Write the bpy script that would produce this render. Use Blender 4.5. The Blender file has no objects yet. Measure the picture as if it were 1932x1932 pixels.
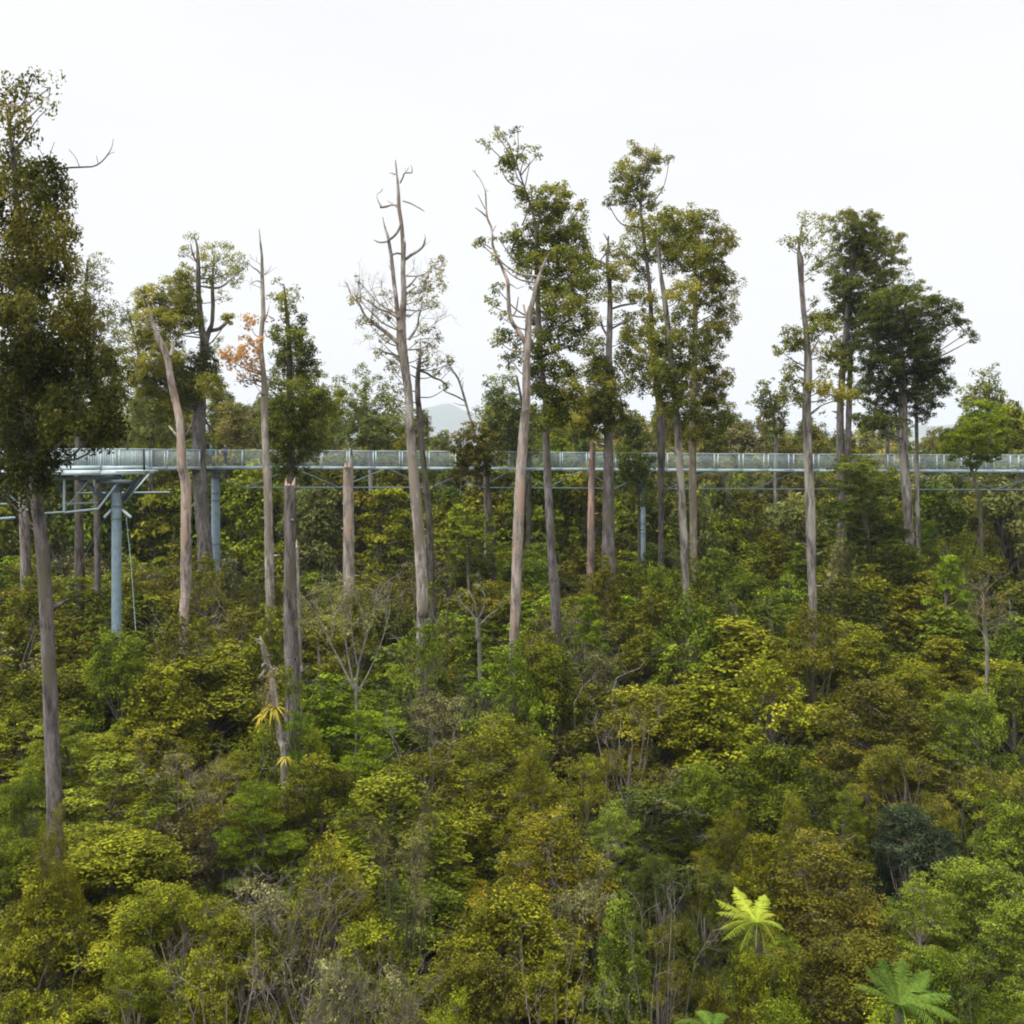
import bpy, math, random
import numpy as np
from mathutils import Vector, Matrix
R = random.Random(7)
N = np.random.default_rng(11)
# ------------------------------------------------------------------ camera, sky, sun, exposure
SC = bpy.context.scene
COL = SC.collection
F, CX, HY, CZ = 2072.0, 966.0, 860.0, 22.0      # focal length and horizon of the photograph (1932 px wide), eye height
cam_d = bpy.data.cameras.new('camera')
cam = bpy.data.objects.new('camera', cam_d); COL.objects.link(cam)
cam_d.sensor_width = 36.0
cam_d.lens = 36.0 * F / 1932.0
cam_d.shift_y = -(966.0 - HY) / 1932.0
cam_d.clip_start = 0.5; cam_d.clip_end = 16000
cam.location = (0, 0, CZ); cam.rotation_euler = (math.radians(90), 0, 0)
SC.camera = cam

SUN_EL, SUN_AZ = 66.0, 245.0                     # high, from the left and a little behind the camera
w = bpy.data.worlds.new('World'); SC.world = w; w.use_nodes = True
nt = w.node_tree; nt.nodes.clear()
def nd(nt, t, **k):
    n = nt.nodes.new(t)
    for a, b in k.items(): setattr(n, a, b)
    return n
sky = nd(nt, 'ShaderNodeTexSky', sky_type='NISHITA', sun_disc=False)
sky.sun_elevation = math.radians(SUN_EL); sky.sun_rotation = math.radians(SUN_AZ)
sky.air_density = 1.0; sky.dust_density = 3.0
bg_sky = nd(nt, 'ShaderNodeBackground'); bg_sky.inputs[1].default_value = 0.05
nt.links.new(sky.outputs[0], bg_sky.inputs[0])
tc = nd(nt, 'ShaderNodeTexCoord'); dotn = nd(nt, 'ShaderNodeVectorMath', operation='DOT_PRODUCT')
nt.links.new(tc.outputs['Generated'], dotn.inputs[0])
_a = math.radians(SUN_AZ); _e = math.radians(SUN_EL)
dotn.inputs[1].default_value = (math.sin(_a) * math.cos(_e), math.cos(_a) * math.cos(_e), math.sin(_e))
mr = nd(nt, 'ShaderNodeMapRange'); mr.inputs[1].default_value = 0.42; mr.inputs[2].default_value = 1.0
mr.inputs[3].default_value = 1.14; mr.inputs[4].default_value = 7.0   # overcast: brightest overhead and round the veiled sun
nt.links.new(dotn.outputs['Value'], mr.inputs[0])
cn = nd(nt, 'ShaderNodeTexNoise'); cn.inputs['Scale'].default_value = 1.6; cn.inputs['Detail'].default_value = 3
mp = nd(nt, 'ShaderNodeMapping'); mp.inputs['Scale'].default_value = (1, 1, 3.5)
nt.links.new(tc.outputs['Generated'], mp.inputs[0]); nt.links.new(mp.outputs[0], cn.inputs['Vector'])
cr = nd(nt, 'ShaderNodeValToRGB')
cr.color_ramp.elements[0].position = .42; cr.color_ramp.elements[0].color = (.772, .780, .79, 1)
cr.color_ramp.elements[1].position = .62; cr.color_ramp.elements[1].color = (.808, .809, .811, 1)
nt.links.new(cn.outputs[0], cr.inputs[0])
bg_cl = nd(nt, 'ShaderNodeBackground')
nt.links.new(cr.outputs[0], bg_cl.inputs[0]); nt.links.new(mr.outputs[0], bg_cl.inputs[1])
mx = nd(nt, 'ShaderNodeMixShader'); mx.inputs[0].default_value = 0.93
out = nd(nt, 'ShaderNodeOutputWorld')
nt.links.new(bg_sky.outputs[0], mx.inputs[1]); nt.links.new(bg_cl.outputs[0], mx.inputs[2])
nt.links.new(mx.outputs[0], out.inputs[0])

sl = bpy.data.lights.new('sun', 'SUN'); sl.energy = 1.5; sl.angle = math.radians(14); sl.color = (1, .96, .9)
so = bpy.data.objects.new('sun', sl); COL.objects.link(so); so.location = (-30, -30, 90)
so.rotation_euler = (math.radians(90 - SUN_EL), 0, math.radians(180 - SUN_AZ) + math.pi * 0 )
_a = math.radians(SUN_AZ)      # Nishita: rotation measured from +Y clockwise
_dir = Vector((math.sin(_a) * math.cos(math.radians(SUN_EL)), math.cos(_a) * math.cos(math.radians(SUN_EL)), math.sin(math.radians(SUN_EL))))
so.rotation_euler = _dir.to_track_quat('Z', 'Y').to_euler()
SC.view_settings.view_transform = 'Standard'; SC.view_settings.look = 'None'
SC.view_settings.exposure = 0.2; SC.view_settings.gamma = 1.0
SC.render.engine = 'CYCLES'
SC.cycles.max_bounces = 5; SC.cycles.diffuse_bounces = 2; SC.cycles.glossy_bounces = 1
SC.cycles.transmission_bounces = 3; SC.cycles.volume_bounces = 0; SC.cycles.transparent_max_bounces = 8
SC.cycles.use_denoising = True
SC.cycles.filter_width = 1.9

# ------------------------------------------------------------------ helpers
def W(px, py, d): return np.array(((px - CX) / F * d, d, CZ - (py - HY) / F * d))
def ground_z(x, y):
    y = np.asarray(y, float)
    g = np.interp(y, [-80, 20, 34, 46, 60, 95, 150, 400, 900, 1500, 6000], [-4, -1.5, 0.0, 1.8, 3.9, 4.6, 5.0, 4, 2, 2, 2])
    return g + .25 * np.sin(np.asarray(x) * .21 + y * .13) + .2 * np.sin(np.asarray(x) * .07 - y * .19)
def tag(o, label=None, cat=None, group=None, kind=None):
    if label: o['label'] = label
    if cat: o['category'] = cat
    if group: o['group'] = group
    if kind: o['kind'] = kind
    return o
def empty(name, loc, label, cat, group=None):
    o = bpy.data.objects.new(name, None); COL.objects.link(o); o.location = loc; o.empty_display_size = .5
    return tag(o, label, cat, group)
def mesh_from(name, verts, faces, mat, parent=None, origin=(0, 0, 0), smooth=False, tint=None):
    """verts (n,3), faces list or (m,k) array -> linked object whose vertices are relative to origin"""
    me = bpy.data.meshes.new(name)
    v = np.asarray(verts, np.float32) - np.asarray(origin, np.float32)
    if isinstance(faces, np.ndarray):
        m, k = faces.shape
        me.vertices.add(len(v)); me.vertices.foreach_set('co', v.ravel())
        me.loops.add(m * k); me.loops.foreach_set('vertex_index', faces.astype(np.int32).ravel())
        me.polygons.add(m); me.polygons.foreach_set('loop_start', np.arange(0, m * k, k, dtype=np.int32))
        me.polygons.foreach_set('loop_total', np.full(m, k, np.int32))
        me.update(calc_edges=True)
    else:
        me.from_pydata(v.tolist(), [], faces); me.update()
    if smooth: me.polygons.foreach_set('use_smooth', np.ones(len(me.polygons), bool))
    if tint is not None:
        a = me.attributes.new('tint', 'FLOAT', 'FACE'); a.data.foreach_set('value', np.asarray(tint, np.float32))
    me.materials.append(mat)
    o = bpy.data.objects.new(name, me); COL.objects.link(o)
    if parent is not None: o.parent = parent
    return o
def unit(a): return a / (np.linalg.norm(a, axis=-1, keepdims=True) + 1e-9)

class Tubes:
    def __init__(s): s.v = []; s.f = []; s.n = 0
    def add(s, pts, rad, sides=7, rough=0.0, cap=True):
        pts = np.asarray(pts, float); k = len(pts)
        rad = np.broadcast_to(np.asarray(rad, float), (k,))
        tan = unit(np.gradient(pts, axis=0))
        ref = np.array((0, 1.0, 0)) if abs(tan[0][1]) < .9 else np.array((1.0, 0, 0))
        a = unit(np.cross(tan, ref)); b = np.cross(tan, a)
        th = np.arange(sides) * 2 * math.pi / sides
        rr = rad[:, None] * np.ones((1, sides))
        if rough:
            fl = N.uniform(-1, 1, (1, sides)); w2 = np.cumsum(N.normal(0, .35, (k, sides)), 0); w2 = np.clip(w2 / (1 + abs(w2)), -1, 1)
            rr = rr * (1 + rough * (.9 * fl + .9 * w2 + .5 * N.uniform(-1, 1, (k, sides))))
        ring = pts[:, None, :] + rr[..., None] * (a[:, None, :] * np.cos(th)[None, :, None] + b[:, None, :] * np.sin(th)[None, :, None])
        s.v.append(ring.reshape(-1, 3))
        i = np.arange(k - 1)[:, None] * sides; j = np.arange(sides)[None, :]; j2 = (j + 1) % sides
        q = np.stack([i + j, i + j2, i + sides + j2, i + sides + j], -1).reshape(-1, 4) + s.n
        s.f.append(q); s.n += k * sides
    def box(s, a, b, wx, wz):
        """bar from a to b with a rectangular section (wx across, wz high)"""
        a = np.asarray(a, float); b = np.asarray(b, float); t = unit(b - a)
        up = np.array((0, 0, 1.0)) if abs(t[2]) < .95 else np.array((0, 1.0, 0))
        sd = unit(np.cross(t, up)); up = np.cross(sd, t)
        c = [p + sd * sx * wx / 2 + up * sz * wz / 2 for p in (a, b) for sx, sz in ((-1, -1), (1, -1), (1, 1), (-1, 1))]
        s.v.append(np.array(c))
        s.f.append(np.array([[0, 1, 2, 3], [7, 6, 5, 4], [0, 4, 5, 1], [1, 5, 6, 2], [2, 6, 7, 3], [3, 7, 4, 0]]) + s.n); s.n += 8
    def build(s, name, mat, parent=None, origin=(0, 0, 0), smooth=True):
        return mesh_from(name, np.concatenate(s.v), np.concatenate(s.f), mat, parent, origin, smooth)

def spline(pts, m=5):
    """Catmull-Rom through rows of (x,y,z,r)"""
    p = np.asarray(pts, float)
    if len(p) < 3: return np.array([p[0] * (1 - t) + p[-1] * t for t in np.linspace(0, 1, m + 1)])
    e = np.vstack([2 * p[0] - p[1], p, 2 * p[-1] - p[-2]]); o = []
    for i in range(1, len(e) - 2):
        for t in np.linspace(0, 1, m, endpoint=False):
            a, b, c, d = e[i - 1:i + 3]
            o.append(.5 * (2 * b + (c - a) * t + (2 * a - 5 * b + 4 * c - d) * t * t + (3 * b - 3 * c + d - a) * t ** 3))
    o.append(p[-1]); return np.array(o)

class Leaves:
    def __init__(s): s.c = []; s.n = []; s.l = []; s.t = []; s.ax = []
    def tuft(s, c, r, n, size, tint, flat=1.0, hang=0.0, spread=.5):
        d = unit(N.normal(0, 1, (n, 3)) + np.array((0, 0, .35)))
        rr = r * N.uniform(0, 1, (n, 1)) ** .45
        p = d * rr * np.array((1, 1, flat))
        if hang: p[:, 2] *= 1 + hang
        s.c.append(p + c)
        s.n.append(unit(d * .9 + N.normal(0, .42, (n, 3)) + np.array((0, 0, .5 * (1 - min(hang, 1)))) ))
        s.l.append(size * N.uniform(.6, 1.35, n))
        s.t.append(np.clip(tint + N.normal(0, .12, n), 0, 1))
        s.ax.append(np.tile(np.array((0, 0, -hang)), (n, 1)) + N.normal(0, .6, (n, 3)))
    def build(s, name, mat, parent=None, origin=(0, 0, 0), aspect=.55):
        c = np.concatenate(s.c); n = np.concatenate(s.n); l = np.concatenate(s.l)[:, None]; t = np.concatenate(s.t); ax = np.concatenate(s.ax)
        tg = unit(ax - n * (ax * n).sum(1, keepdims=True)); b = np.cross(n, tg)
        bend = n * l * .12
        v = np.stack([c - tg * l * .5 - bend, c + b * l * aspect * .5 + bend * .5, c + tg * l * .5 - bend, c - b * l * aspect * .5 + bend * .5], 1).reshape(-1, 3)
        f = np.arange(len(v)).reshape(-1, 4)
        return mesh_from(name, v, f, mat, parent, origin, False, t)

# ------------------------------------------------------------------ materials
def new_mat(name):
    m = bpy.data.materials.new(name); m.use_nodes = True; t = m.node_tree; t.nodes.clear()
    o = nd(t, 'ShaderNodeOutputMaterial'); return m, t, o
def leaf_mat(name, cols, trans=.2, rough=.65, spec=.06, nz=.34):
    """cols: colours from the lowest to the highest tint"""
    m, t, o = new_mat(name)
    at = nd(t, 'ShaderNodeAttribute', attribute_name='tint')
    tcn = nd(t, 'ShaderNodeTexCoord'); noi = nd(t, 'ShaderNodeTexNoise'); noi.inputs['Scale'].default_value = .55; noi.inputs['Detail'].default_value = 2
    t.links.new(tcn.outputs['Object'], noi.inputs['Vector'])
    sc = nd(t, 'ShaderNodeMapRange'); sc.inputs[1].default_value = .3; sc.inputs[2].default_value = .7; sc.inputs[3].default_value = -nz; sc.inputs[4].default_value = nz
    t.links.new(noi.outputs[0], sc.inputs[0])
    ad = nd(t, 'ShaderNodeMath', operation='ADD'); t.links.new(at.outputs['Fac'], ad.inputs[0]); t.links.new(sc.outputs[0], ad.inputs[1])
    cr = nd(t, 'ShaderNodeValToRGB'); el = cr.color_ramp.elements
    el[0].color = (*cols[0], 1); el[1].color = (*cols[-1], 1)
    for i, c in enumerate(cols[1:-1]): e = el.new((i + 1) / (len(cols) - 1)); e.color = (*c, 1)
    t.links.new(ad.outputs[0], cr.inputs[0])
    oi = nd(t, 'ShaderNodeObjectInfo')
    hs = nd(t, 'ShaderNodeHueSaturation'); t.links.new(cr.outputs[0], hs.inputs['Color'])
    h = nd(t, 'ShaderNodeMapRange'); h.inputs[3].default_value = .488; h.inputs[4].default_value = .518; t.links.new(oi.outputs['Random'], h.inputs[0]); t.links.new(h.outputs[0], hs.inputs['Hue'])
    ml = nd(t, 'ShaderNodeMath', operation='MULTIPLY'); ml.inputs[1].default_value = 7.31; t.links.new(oi.outputs['Random'], ml.inputs[0])
    fr = nd(t, 'ShaderNodeMath', operation='FRACT'); t.links.new(ml.outputs[0], fr.inputs[0])
    v = nd(t, 'ShaderNodeMapRange'); v.inputs[3].default_value = .78; v.inputs[4].default_value = 1.2; t.links.new(fr.outputs[0], v.inputs[0]); t.links.new(v.outputs[0], hs.inputs['Value'])
    pb = nd(t, 'ShaderNodeBsdfPrincipled'); pb.inputs['Roughness'].default_value = rough; pb.inputs['Specular IOR Level'].default_value = spec
    tr = nd(t, 'ShaderNodeBsdfTranslucent'); ms = nd(t, 'ShaderNodeMixShader'); ms.inputs[0].default_value = trans
    t.links.new(hs.outputs[0], pb.inputs['Base Color']); t.links.new(hs.outputs[0], tr.inputs[0])
    t.links.new(pb.outputs[0], ms.inputs[1]); t.links.new(tr.outputs[0], ms.inputs[2]); t.links.new(ms.outputs[0], o.inputs[0])
    return m
def bark_mat(name, dark, light, patch=None, amount=.5, zs=.55, scale=5):
    m, t, o = new_mat(name)
    tcn = nd(t, 'ShaderNodeTexCoord'); mp = nd(t, 'ShaderNodeMapping'); mp.inputs['Scale'].default_value = (1, 1, zs * .35)
    t.links.new(tcn.outputs['Object'], mp.inputs[0])
    n1 = nd(t, 'ShaderNodeTexNoise'); n1.inputs['Scale'].default_value = scale; n1.inputs['Detail'].default_value = 9; n1.inputs['Roughness'].default_value = .78
    t.links.new(mp.outputs[0], n1.inputs['Vector'])
    cr = nd(t, 'ShaderNodeValToRGB'); cr.color_ramp.elements[0].position = .40; cr.color_ramp.elements[1].position = .60
    cr.color_ramp.elements[0].color = (*dark, 1); cr.color_ramp.elements[1].color = (*light, 1)
    t.links.new(n1.outputs[0], cr.inputs[0]); c = cr.outputs[0]
    if patch:
        mp2 = nd(t, 'ShaderNodeMapping'); mp2.inputs['Scale'].default_value = (1, 1, .16); t.links.new(tcn.outputs['Object'], mp2.inputs[0])
        n2 = nd(t, 'ShaderNodeTexNoise'); n2.inputs['Scale'].default_value = 2.2; n2.inputs['Detail'].default_value = 3; t.links.new(mp2.outputs[0], n2.inputs['Vector'])
        r2 = nd(t, 'ShaderNodeValToRGB'); r2.color_ramp.elements[0].position = .62 - .25 * amount; r2.color_ramp.elements[1].position = .70 - .25 * amount
        mx = nd(t, 'ShaderNodeMix', data_type='RGBA'); t.links.new(n2.outputs[0], r2.inputs[0]); t.links.new(r2.outputs[0], mx.inputs[0])
        t.links.new(c, mx.inputs[6]); mx.inputs[7].default_value = (*patch, 1); c = mx.outputs[2]
    pb = nd(t, 'ShaderNodeBsdfPrincipled'); pb.inputs['Roughness'].default_value = .85; pb.inputs['Specular IOR Level'].default_value = .2
    bp = nd(t, 'ShaderNodeBump'); bp.inputs['Strength'].default_value = .8; bp.inputs['Distance'].default_value = .06
    t.links.new(n1.outputs[0], bp.inputs['Height']); t.links.new(bp.outputs[0], pb.inputs['Normal'])
    t.links.new(c, pb.inputs['Base Color']); t.links.new(pb.outputs[0], o.inputs[0]); return m
def plain_mat(name, col, col2=None, rough=.5, metal=0.0, scale=3):
    m, t, o = new_mat(name)
    pb = nd(t, 'ShaderNodeBsdfPrincipled'); pb.inputs['Roughness'].default_value = rough; pb.inputs['Metallic'].default_value = metal
    tcn = nd(t, 'ShaderNodeTexCoord'); n1 = nd(t, 'ShaderNodeTexNoise'); n1.inputs['Scale'].default_value = scale; n1.inputs['Detail'].default_value = 5
    t.links.new(tcn.outputs['Object'], n1.inputs['Vector'])
    cr = nd(t, 'ShaderNodeValToRGB'); cr.color_ramp.elements[0].position = .35; cr.color_ramp.elements[1].position = .65
    c2 = col2 or tuple(x * .8 for x in col)
    cr.color_ramp.elements[0].color = (*c2, 1); cr.color_ramp.elements[1].color = (*col, 1)
    t.links.new(n1.outputs[0], cr.inputs[0]); t.links.new(cr.outputs[0], pb.inputs['Base Color']); t.links.new(pb.outputs[0], o.inputs[0]); return m

L = dict(
 olive=leaf_mat('olive_leaves', [(0.0308, 0.0334, 0.00228), (0.0931, 0.0989, 0.00477), (0.186, 0.192, 0.00871), (0.292, 0.269, 0.0216)]),
 yellow=leaf_mat('yellow_olive_leaves', [(.048, .056, .004), (.128, .142, .006), (.225, .235, .011), (.34, .325, .025)]),
 orange=leaf_mat('orange_olive_leaves', [(0.0348, 0.0359, 0.00306), (0.103, 0.101, 0.0053), (0.19, 0.171, 0.00936), (0.351, 0.211, 0.0216)]),
 brown=leaf_mat('brown_olive_leaves', [(0.0249, 0.0252, 0.00367), (0.0734, 0.0707, 0.00596), (0.141, 0.131, 0.0115), (0.209, 0.163, 0.0216)]),
 green=leaf_mat('green_leaves', [(0.0261, 0.0359, 0.00266), (0.0758, 0.0994, 0.0053), (0.153, 0.186, 0.0101), (0.247, 0.27, 0.0216)]),
 bright=leaf_mat('bright_green_leaves', [(0.0326, 0.0501, 0.00228), (0.091, 0.132, 0.00424), (0.177, 0.242, 0.00806), (0.288, 0.35, 0.018)]),
 light=leaf_mat('light_green_leaves', [(0.0353, 0.0527, 0.00455), (0.102, 0.136, 0.0106), (0.197, 0.246, 0.0215), (0.309, 0.34, 0.0396)]),
 dark=leaf_mat('dark_green_leaves', [(0.0144, 0.0193, 0.00266), (0.0431, 0.053, 0.0053), (0.0905, 0.103, 0.0107), (0.156, 0.154, 0.0216)]),
 blue=leaf_mat('blue_green_leaves', [(.009, .016, .008), (.020, .034, .015), (.040, .060, .026), (.075, .10, .045)]),
 grey=leaf_mat('grey_khaki_leaves', [(0.0496, 0.0484, 0.0186), (0.128, 0.12, 0.04), (0.223, 0.205, 0.0744), (0.34, 0.3, 0.13)], trans=.15),
 podo=leaf_mat('podocarp_leaves', [(.040, .046, .008), (.10, .108, .013), (.19, .185, .022), (.31, .265, .045)], trans=.32, nz=.3),
 podo_brown=leaf_mat('olive_brown_podocarp_leaves', [(.022, .024, .006), (.058, .060, .010), (.12, .11, .017), (.23, .17, .032)], trans=.25, nz=.35),
 podo_dark=leaf_mat('dark_podocarp_leaves', [(.026, .036, .008), (.062, .078, .012), (.125, .14, .02), (.22, .21, .035)], trans=.3, nz=.3),
 podo_pale=leaf_mat('pale_podocarp_leaves', [(.09, .09, .02), (.17, .17, .032), (.27, .25, .05), (.38, .32, .09)], trans=.3, nz=.3),
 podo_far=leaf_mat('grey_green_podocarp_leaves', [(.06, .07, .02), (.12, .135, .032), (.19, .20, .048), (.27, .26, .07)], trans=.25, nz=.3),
 rust=leaf_mat('rust_orange_leaves', [(.14, .095, .03), (.28, .17, .05), (.44, .23, .07), (.52, .32, .11)], trans=.35),
 twigbrown=leaf_mat('brown_lichen_leaves', [(.09, .08, .03), (.17, .14, .045), (.25, .21, .06), (.34, .29, .08)], trans=.25),
 fern=leaf_mat('yellow_green_fronds', [(.12, .16, .015), (.22, .27, .025), (.32, .36, .04), (.42, .38, .07)], trans=.25, nz=.2),
 fern_g=leaf_mat('green_fronds', [(.035, .06, .008), (.065, .105, .013), (.105, .155, .02), (.16, .20, .035)], trans=.25, nz=.2),
 lily=leaf_mat('yellow_lily_leaves', [(.20, .18, .02), (.36, .31, .03), (.50, .42, .05), (.58, .46, .08)], trans=.3, nz=.2),
)
B = dict(
 grey=bark_mat('grey_bark', (.045, .038, .033), (.21, .185, .16), (.26, .24, .20), .3),
 dark=bark_mat('dark_bark', (.02, .017, .014), (.11, .092, .08), (.07, .075, .03), .15),
 purple=bark_mat('purplish_grey_bark', (.04, .034, .032), (.17, .148, .14), (.09, .08, .055), .3),
 pale=bark_mat('pale_weathered_bark', (.075, .062, .053), (.34, .305, .26), (.17, .14, .11), .4),
 pink=bark_mat('pinkish_bark', (.095, .075, .064), (.33, .28, .235), (.28, .20, .15), .3),
 red=bark_mat('reddish_stripped_bark', (.085, .062, .05), (.24, .185, .155), (.29, .175, .13), .35),
 tan=bark_mat('tan_bark', (.085, .07, .048), (.29, .245, .175), (.17, .13, .09), .35),
 wood=bark_mat('fresh_split_wood', (.33, .23, .17), (.52, .38, .29), scale=9),
 silver=bark_mat('silver_dead_wood', (.09, .08, .07), (.28, .255, .225), scale=8),
 twig=bark_mat('grey_twig_bark', (.08, .068, .053), (.22, .19, .155), scale=8),
 moss=bark_mat('mossy_bark', (.035, .03, .018), (.11, .095, .06), (.06, .07, .018), .4),
)
STEEL = plain_mat('galvanised_steel', (.19, .26, .295), (.145, .205, .24), .7, .05)
STEEL_M = plain_mat('mid_galvanised_steel', (.27, .345, .37), (.21, .28, .31), .7, .05)
STEEL_L = plain_mat('light_galvanised_steel', (.46, .54, .56), (.38, .46, .48), .7, .05)
STEEL_D = plain_mat('painted_steel', (.12, .15, .18), (.09, .12, .145), .5, .2)

# ------------------------------------------------------------------ the ground, the far hills
gm, t, o = new_mat('forest_floor')
pb = nd(t, 'ShaderNodeBsdfPrincipled'); pb.inputs['Roughness'].default_value = .95
tcn = nd(t, 'ShaderNodeTexCoord'); n1 = nd(t, 'ShaderNodeTexNoise'); n1.inputs['Scale'].default_value = .6; n1.inputs['Detail'].default_value = 8
t.links.new(tcn.outputs['Object'], n1.inputs['Vector']); cr = nd(t, 'ShaderNodeValToRGB')
cr.color_ramp.elements[0].position = .35; cr.color_ramp.elements[0].color = (.018, .014, .008, 1); cr.color_ramp.elements[1].position = .7; cr.color_ramp.elements[1].color = (.045, .05, .018, 1)
t.links.new(n1.outputs[0], cr.inputs[0]); t.links.new(cr.outputs[0], pb.inputs['Base Color']); t.links.new(pb.outputs[0], o.inputs[0])
xs = np.concatenate([np.linspace(-8700, -160, 24), np.linspace(-150, 150, 76), np.linspace(160, 8700, 24)])
ys = np.concatenate([np.linspace(-80, 200, 71), np.linspace(215, 600, 24), np.linspace(650, 11400, 30)])
X, Y = np.meshgrid(xs, ys); Z = ground_z(X, Y)
gi = np.arange(len(ys) * len(xs)).reshape(len(ys), len(xs))
gf = np.stack([gi[:-1, :-1], gi[:-1, 1:], gi[1:, 1:], gi[1:, :-1]], -1).reshape(-1, 4)
tag(mesh_from('ground', np.stack([X, Y, Z], -1).reshape(-1, 3), gf, gm, smooth=True), kind='structure')

hm = plain_mat('hill_forest', (.06, .085, .045), (.035, .05, .03), .95, 0, .02)
prof_x = [-2600, -1400, -900, -500, -330, -250, -180, -140, -90, -30, 60, 260, 450, 620, 760, 900, 1010, 1150, 1300, 1500, 2600]
prof_z = [90, 95, 85, 62, 95, 104, 112, 114, 104, 84, 70, 66, 74, 70, 56, 70, 84, 78, 60, 66, 90]
hx = np.linspace(-8500, 8500, 301); hy = np.linspace(6200, 11200, 44)
HX, HY2 = np.meshgrid(hx, hy)
crest = 3.2 * np.interp(HX / 3.2, prof_x, prof_z) + 12 * np.sin(HX * .0095) + 7 * np.sin(HX * .026 + 1) + N.normal(0, 2.5, HX.shape)
HZ = 1 + crest * np.exp(-((HY2 - 8000) / 1000) ** 2) * (1 + .05 * np.sin(HX * .004 + HY2 * .006))
gi = np.arange(HX.size).reshape(HX.shape); gf = np.stack([gi[:-1, :-1], gi[:-1, 1:], gi[1:, 1:], gi[1:, :-1]], -1).reshape(-1, 4)
tag(mesh_from('hills', np.stack([HX, HY2, HZ], -1).reshape(-1, 3), gf, hm, smooth=True), kind='structure')

# ------------------------------------------------------------------ air between here and the hills
hv = bpy.data.materials.new('haze_air'); hv.use_nodes = True; t = hv.node_tree; t.nodes.clear()
o = nd(t, 'ShaderNodeOutputMaterial'); pv = nd(t, 'ShaderNodeVolumePrincipled')
pv.inputs['Color'].default_value = (.72, .77, .83, 1); pv.inputs['Density'].default_value = 0.00013
t.links.new(pv.outputs[0], o.inputs['Volume'])
x0, x1, y0, y1, z0, z1 = -8800, 8800, -90, 11500, -8, 430
bx = [(x, y, z) for z in (z0, z1) for x, y in ((x0, y0), (x1, y0), (x1, y1), (x0, y1))]
tag(mesh_from('haze', bx, [(0, 3, 2, 1), (4, 5, 6, 7), (0, 1, 5, 4), (1, 2, 6, 5), (2, 3, 7, 6), (3, 0, 4, 7)], hv), kind='stuff')

# ------------------------------------------------------------------ the steel walkway
ctrl = np.array([(225, 847, 882, 72), (272, 847, 881, 77), (345, 848.5, 880, 81), (407, 849, 879, 86), (640, 850.5, 879.5, 89), (860, 851.5, 881, 91),
                 (1030, 853, 882, 92), (1360, 856, 884.5, 92.5), (1932, 858.5, 886, 93), (2120, 859, 886.5, 93)], float)
def deck_pt(px, which='deck'):
    d = np.interp(px, ctrl[:, 0], ctrl[:, 3]); y = np.interp(px, ctrl[:, 0], ctrl[:, 2 if which == 'deck' else 1]); return W(px, y, d)
walk = empty('elevated_walkway', tuple(deck_pt(966) * [1, 1, 1]), 'long pale steel walkway with mesh railings crossing between the tall trunks', 'walkway')
WO = np.array(walk.location)
def span(p0, p1, truss_from=None, truss_to=None, width=1.5, post=2.05, name='walkway_span', dir_off=None):
    """one span: deck, two railings (handrail, posts, mesh), truss"""
    n = max(2, int(np.linalg.norm(deck_pt(p1)[:2] - deck_pt(p0)[:2]) / post))
    pxs = np.linspace(p0, p1, n + 1)
    A = np.array([deck_pt(p) for p in pxs]); T = np.array([deck_pt(p, 'rail') for p in pxs]); T[:, :2] = A[:, :2]
    side = unit(np.cross(np.array((0, 0, 1.0)), unit(A[-1] - A[0]))); 
    if side[1] < 0: side = -side
    dk = Tubes()
    for i in range(n):
        dk.box(A[i] + side * width / 2 - [0, 0, .03], A[i + 1] + side * width / 2 - [0, 0, .03], width - .12, .05)
    D = dk.build('deck', STEEL_M, walk, WO, False)
    fb = Tubes()
    for k in (0, 1):
        off = side * width * k
        for i in range(n): fb.box(A[i] + off - [0, 0, .15], A[i + 1] + off - [0, 0, .15], .08, .24)
    for i in range(n + 1): fb.box(A[i] + side * .05 - [0, 0, .16], A[i] + side * (width - .05) - [0, 0, .16], .08, .12)
    fb.build('edge_beam', STEEL_M, walk, WO, False)
    for k in (0, 1):
        off = side * width * k
        hr = Tubes()
        for i in range(n): hr.box(T[i] + off, T[i + 1] + off, .06, .06)
        H = hr.build('handrail', STEEL_L, walk, WO, False)
        for i in range(n + (p1 > 2000)):
            ps = Tubes(); ps.box(A[i] + off, T[i] + off - [0, 0, .03], .075, .06); ps.build('post', STEEL_L, H, WO, False)
        ms = Tubes()
        for i in range(n):
            a0, a1, t0, t1 = A[i] + off, A[i + 1] + off, T[i] + off, T[i + 1] + off
            m_ = int(np.linalg.norm(a1 - a0) / .085)
            for q in range(1, m_): s_ = q / m_; ms.box(a0 * (1 - s_) + a1 * s_ + [0, 0, .06], t0 * (1 - s_) + t1 * s_ - [0, 0, .05], .0075, .0075)
            for q in range(1, 14): s_ = q / 14; ms.box(a0 * (1 - s_) + t0 * s_, a1 * (1 - s_) + t1 * s_, .005, .005)
        ms.build('mesh_panel', STEEL_L, H, WO, False)
    if truss_from:
        tr = Tubes(); c0, c1 = truss_from, truss_to
        drop = 1.72
        q0 = deck_pt(c0) + side * width / 2 - [0, 0, drop]; q1 = deck_pt(c1) + side * width / 2 - [0, 0, drop]
        tr.add([q0, q1], .055, 8)
        m_ = max(2, int(np.linalg.norm(q1 - q0) / 7.0)); 
        for j in range(m_ + 1):
            b = q0 + (q1 - q0) * j / m_
            dx = (q1 - q0) / m_ * .46
            for sg in (-1, 1):
                for k in (0, 1):
                    tr.add([b, b + dx * sg + side * width * (k - .5) + [0, 0, drop - .25]], .03, 6)
        tr.build('truss', STEEL, walk, WO)
span(225, 407, None, None)
span(407, 860, 463, 815)
span(860, 1212, 905, 1165)
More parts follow.
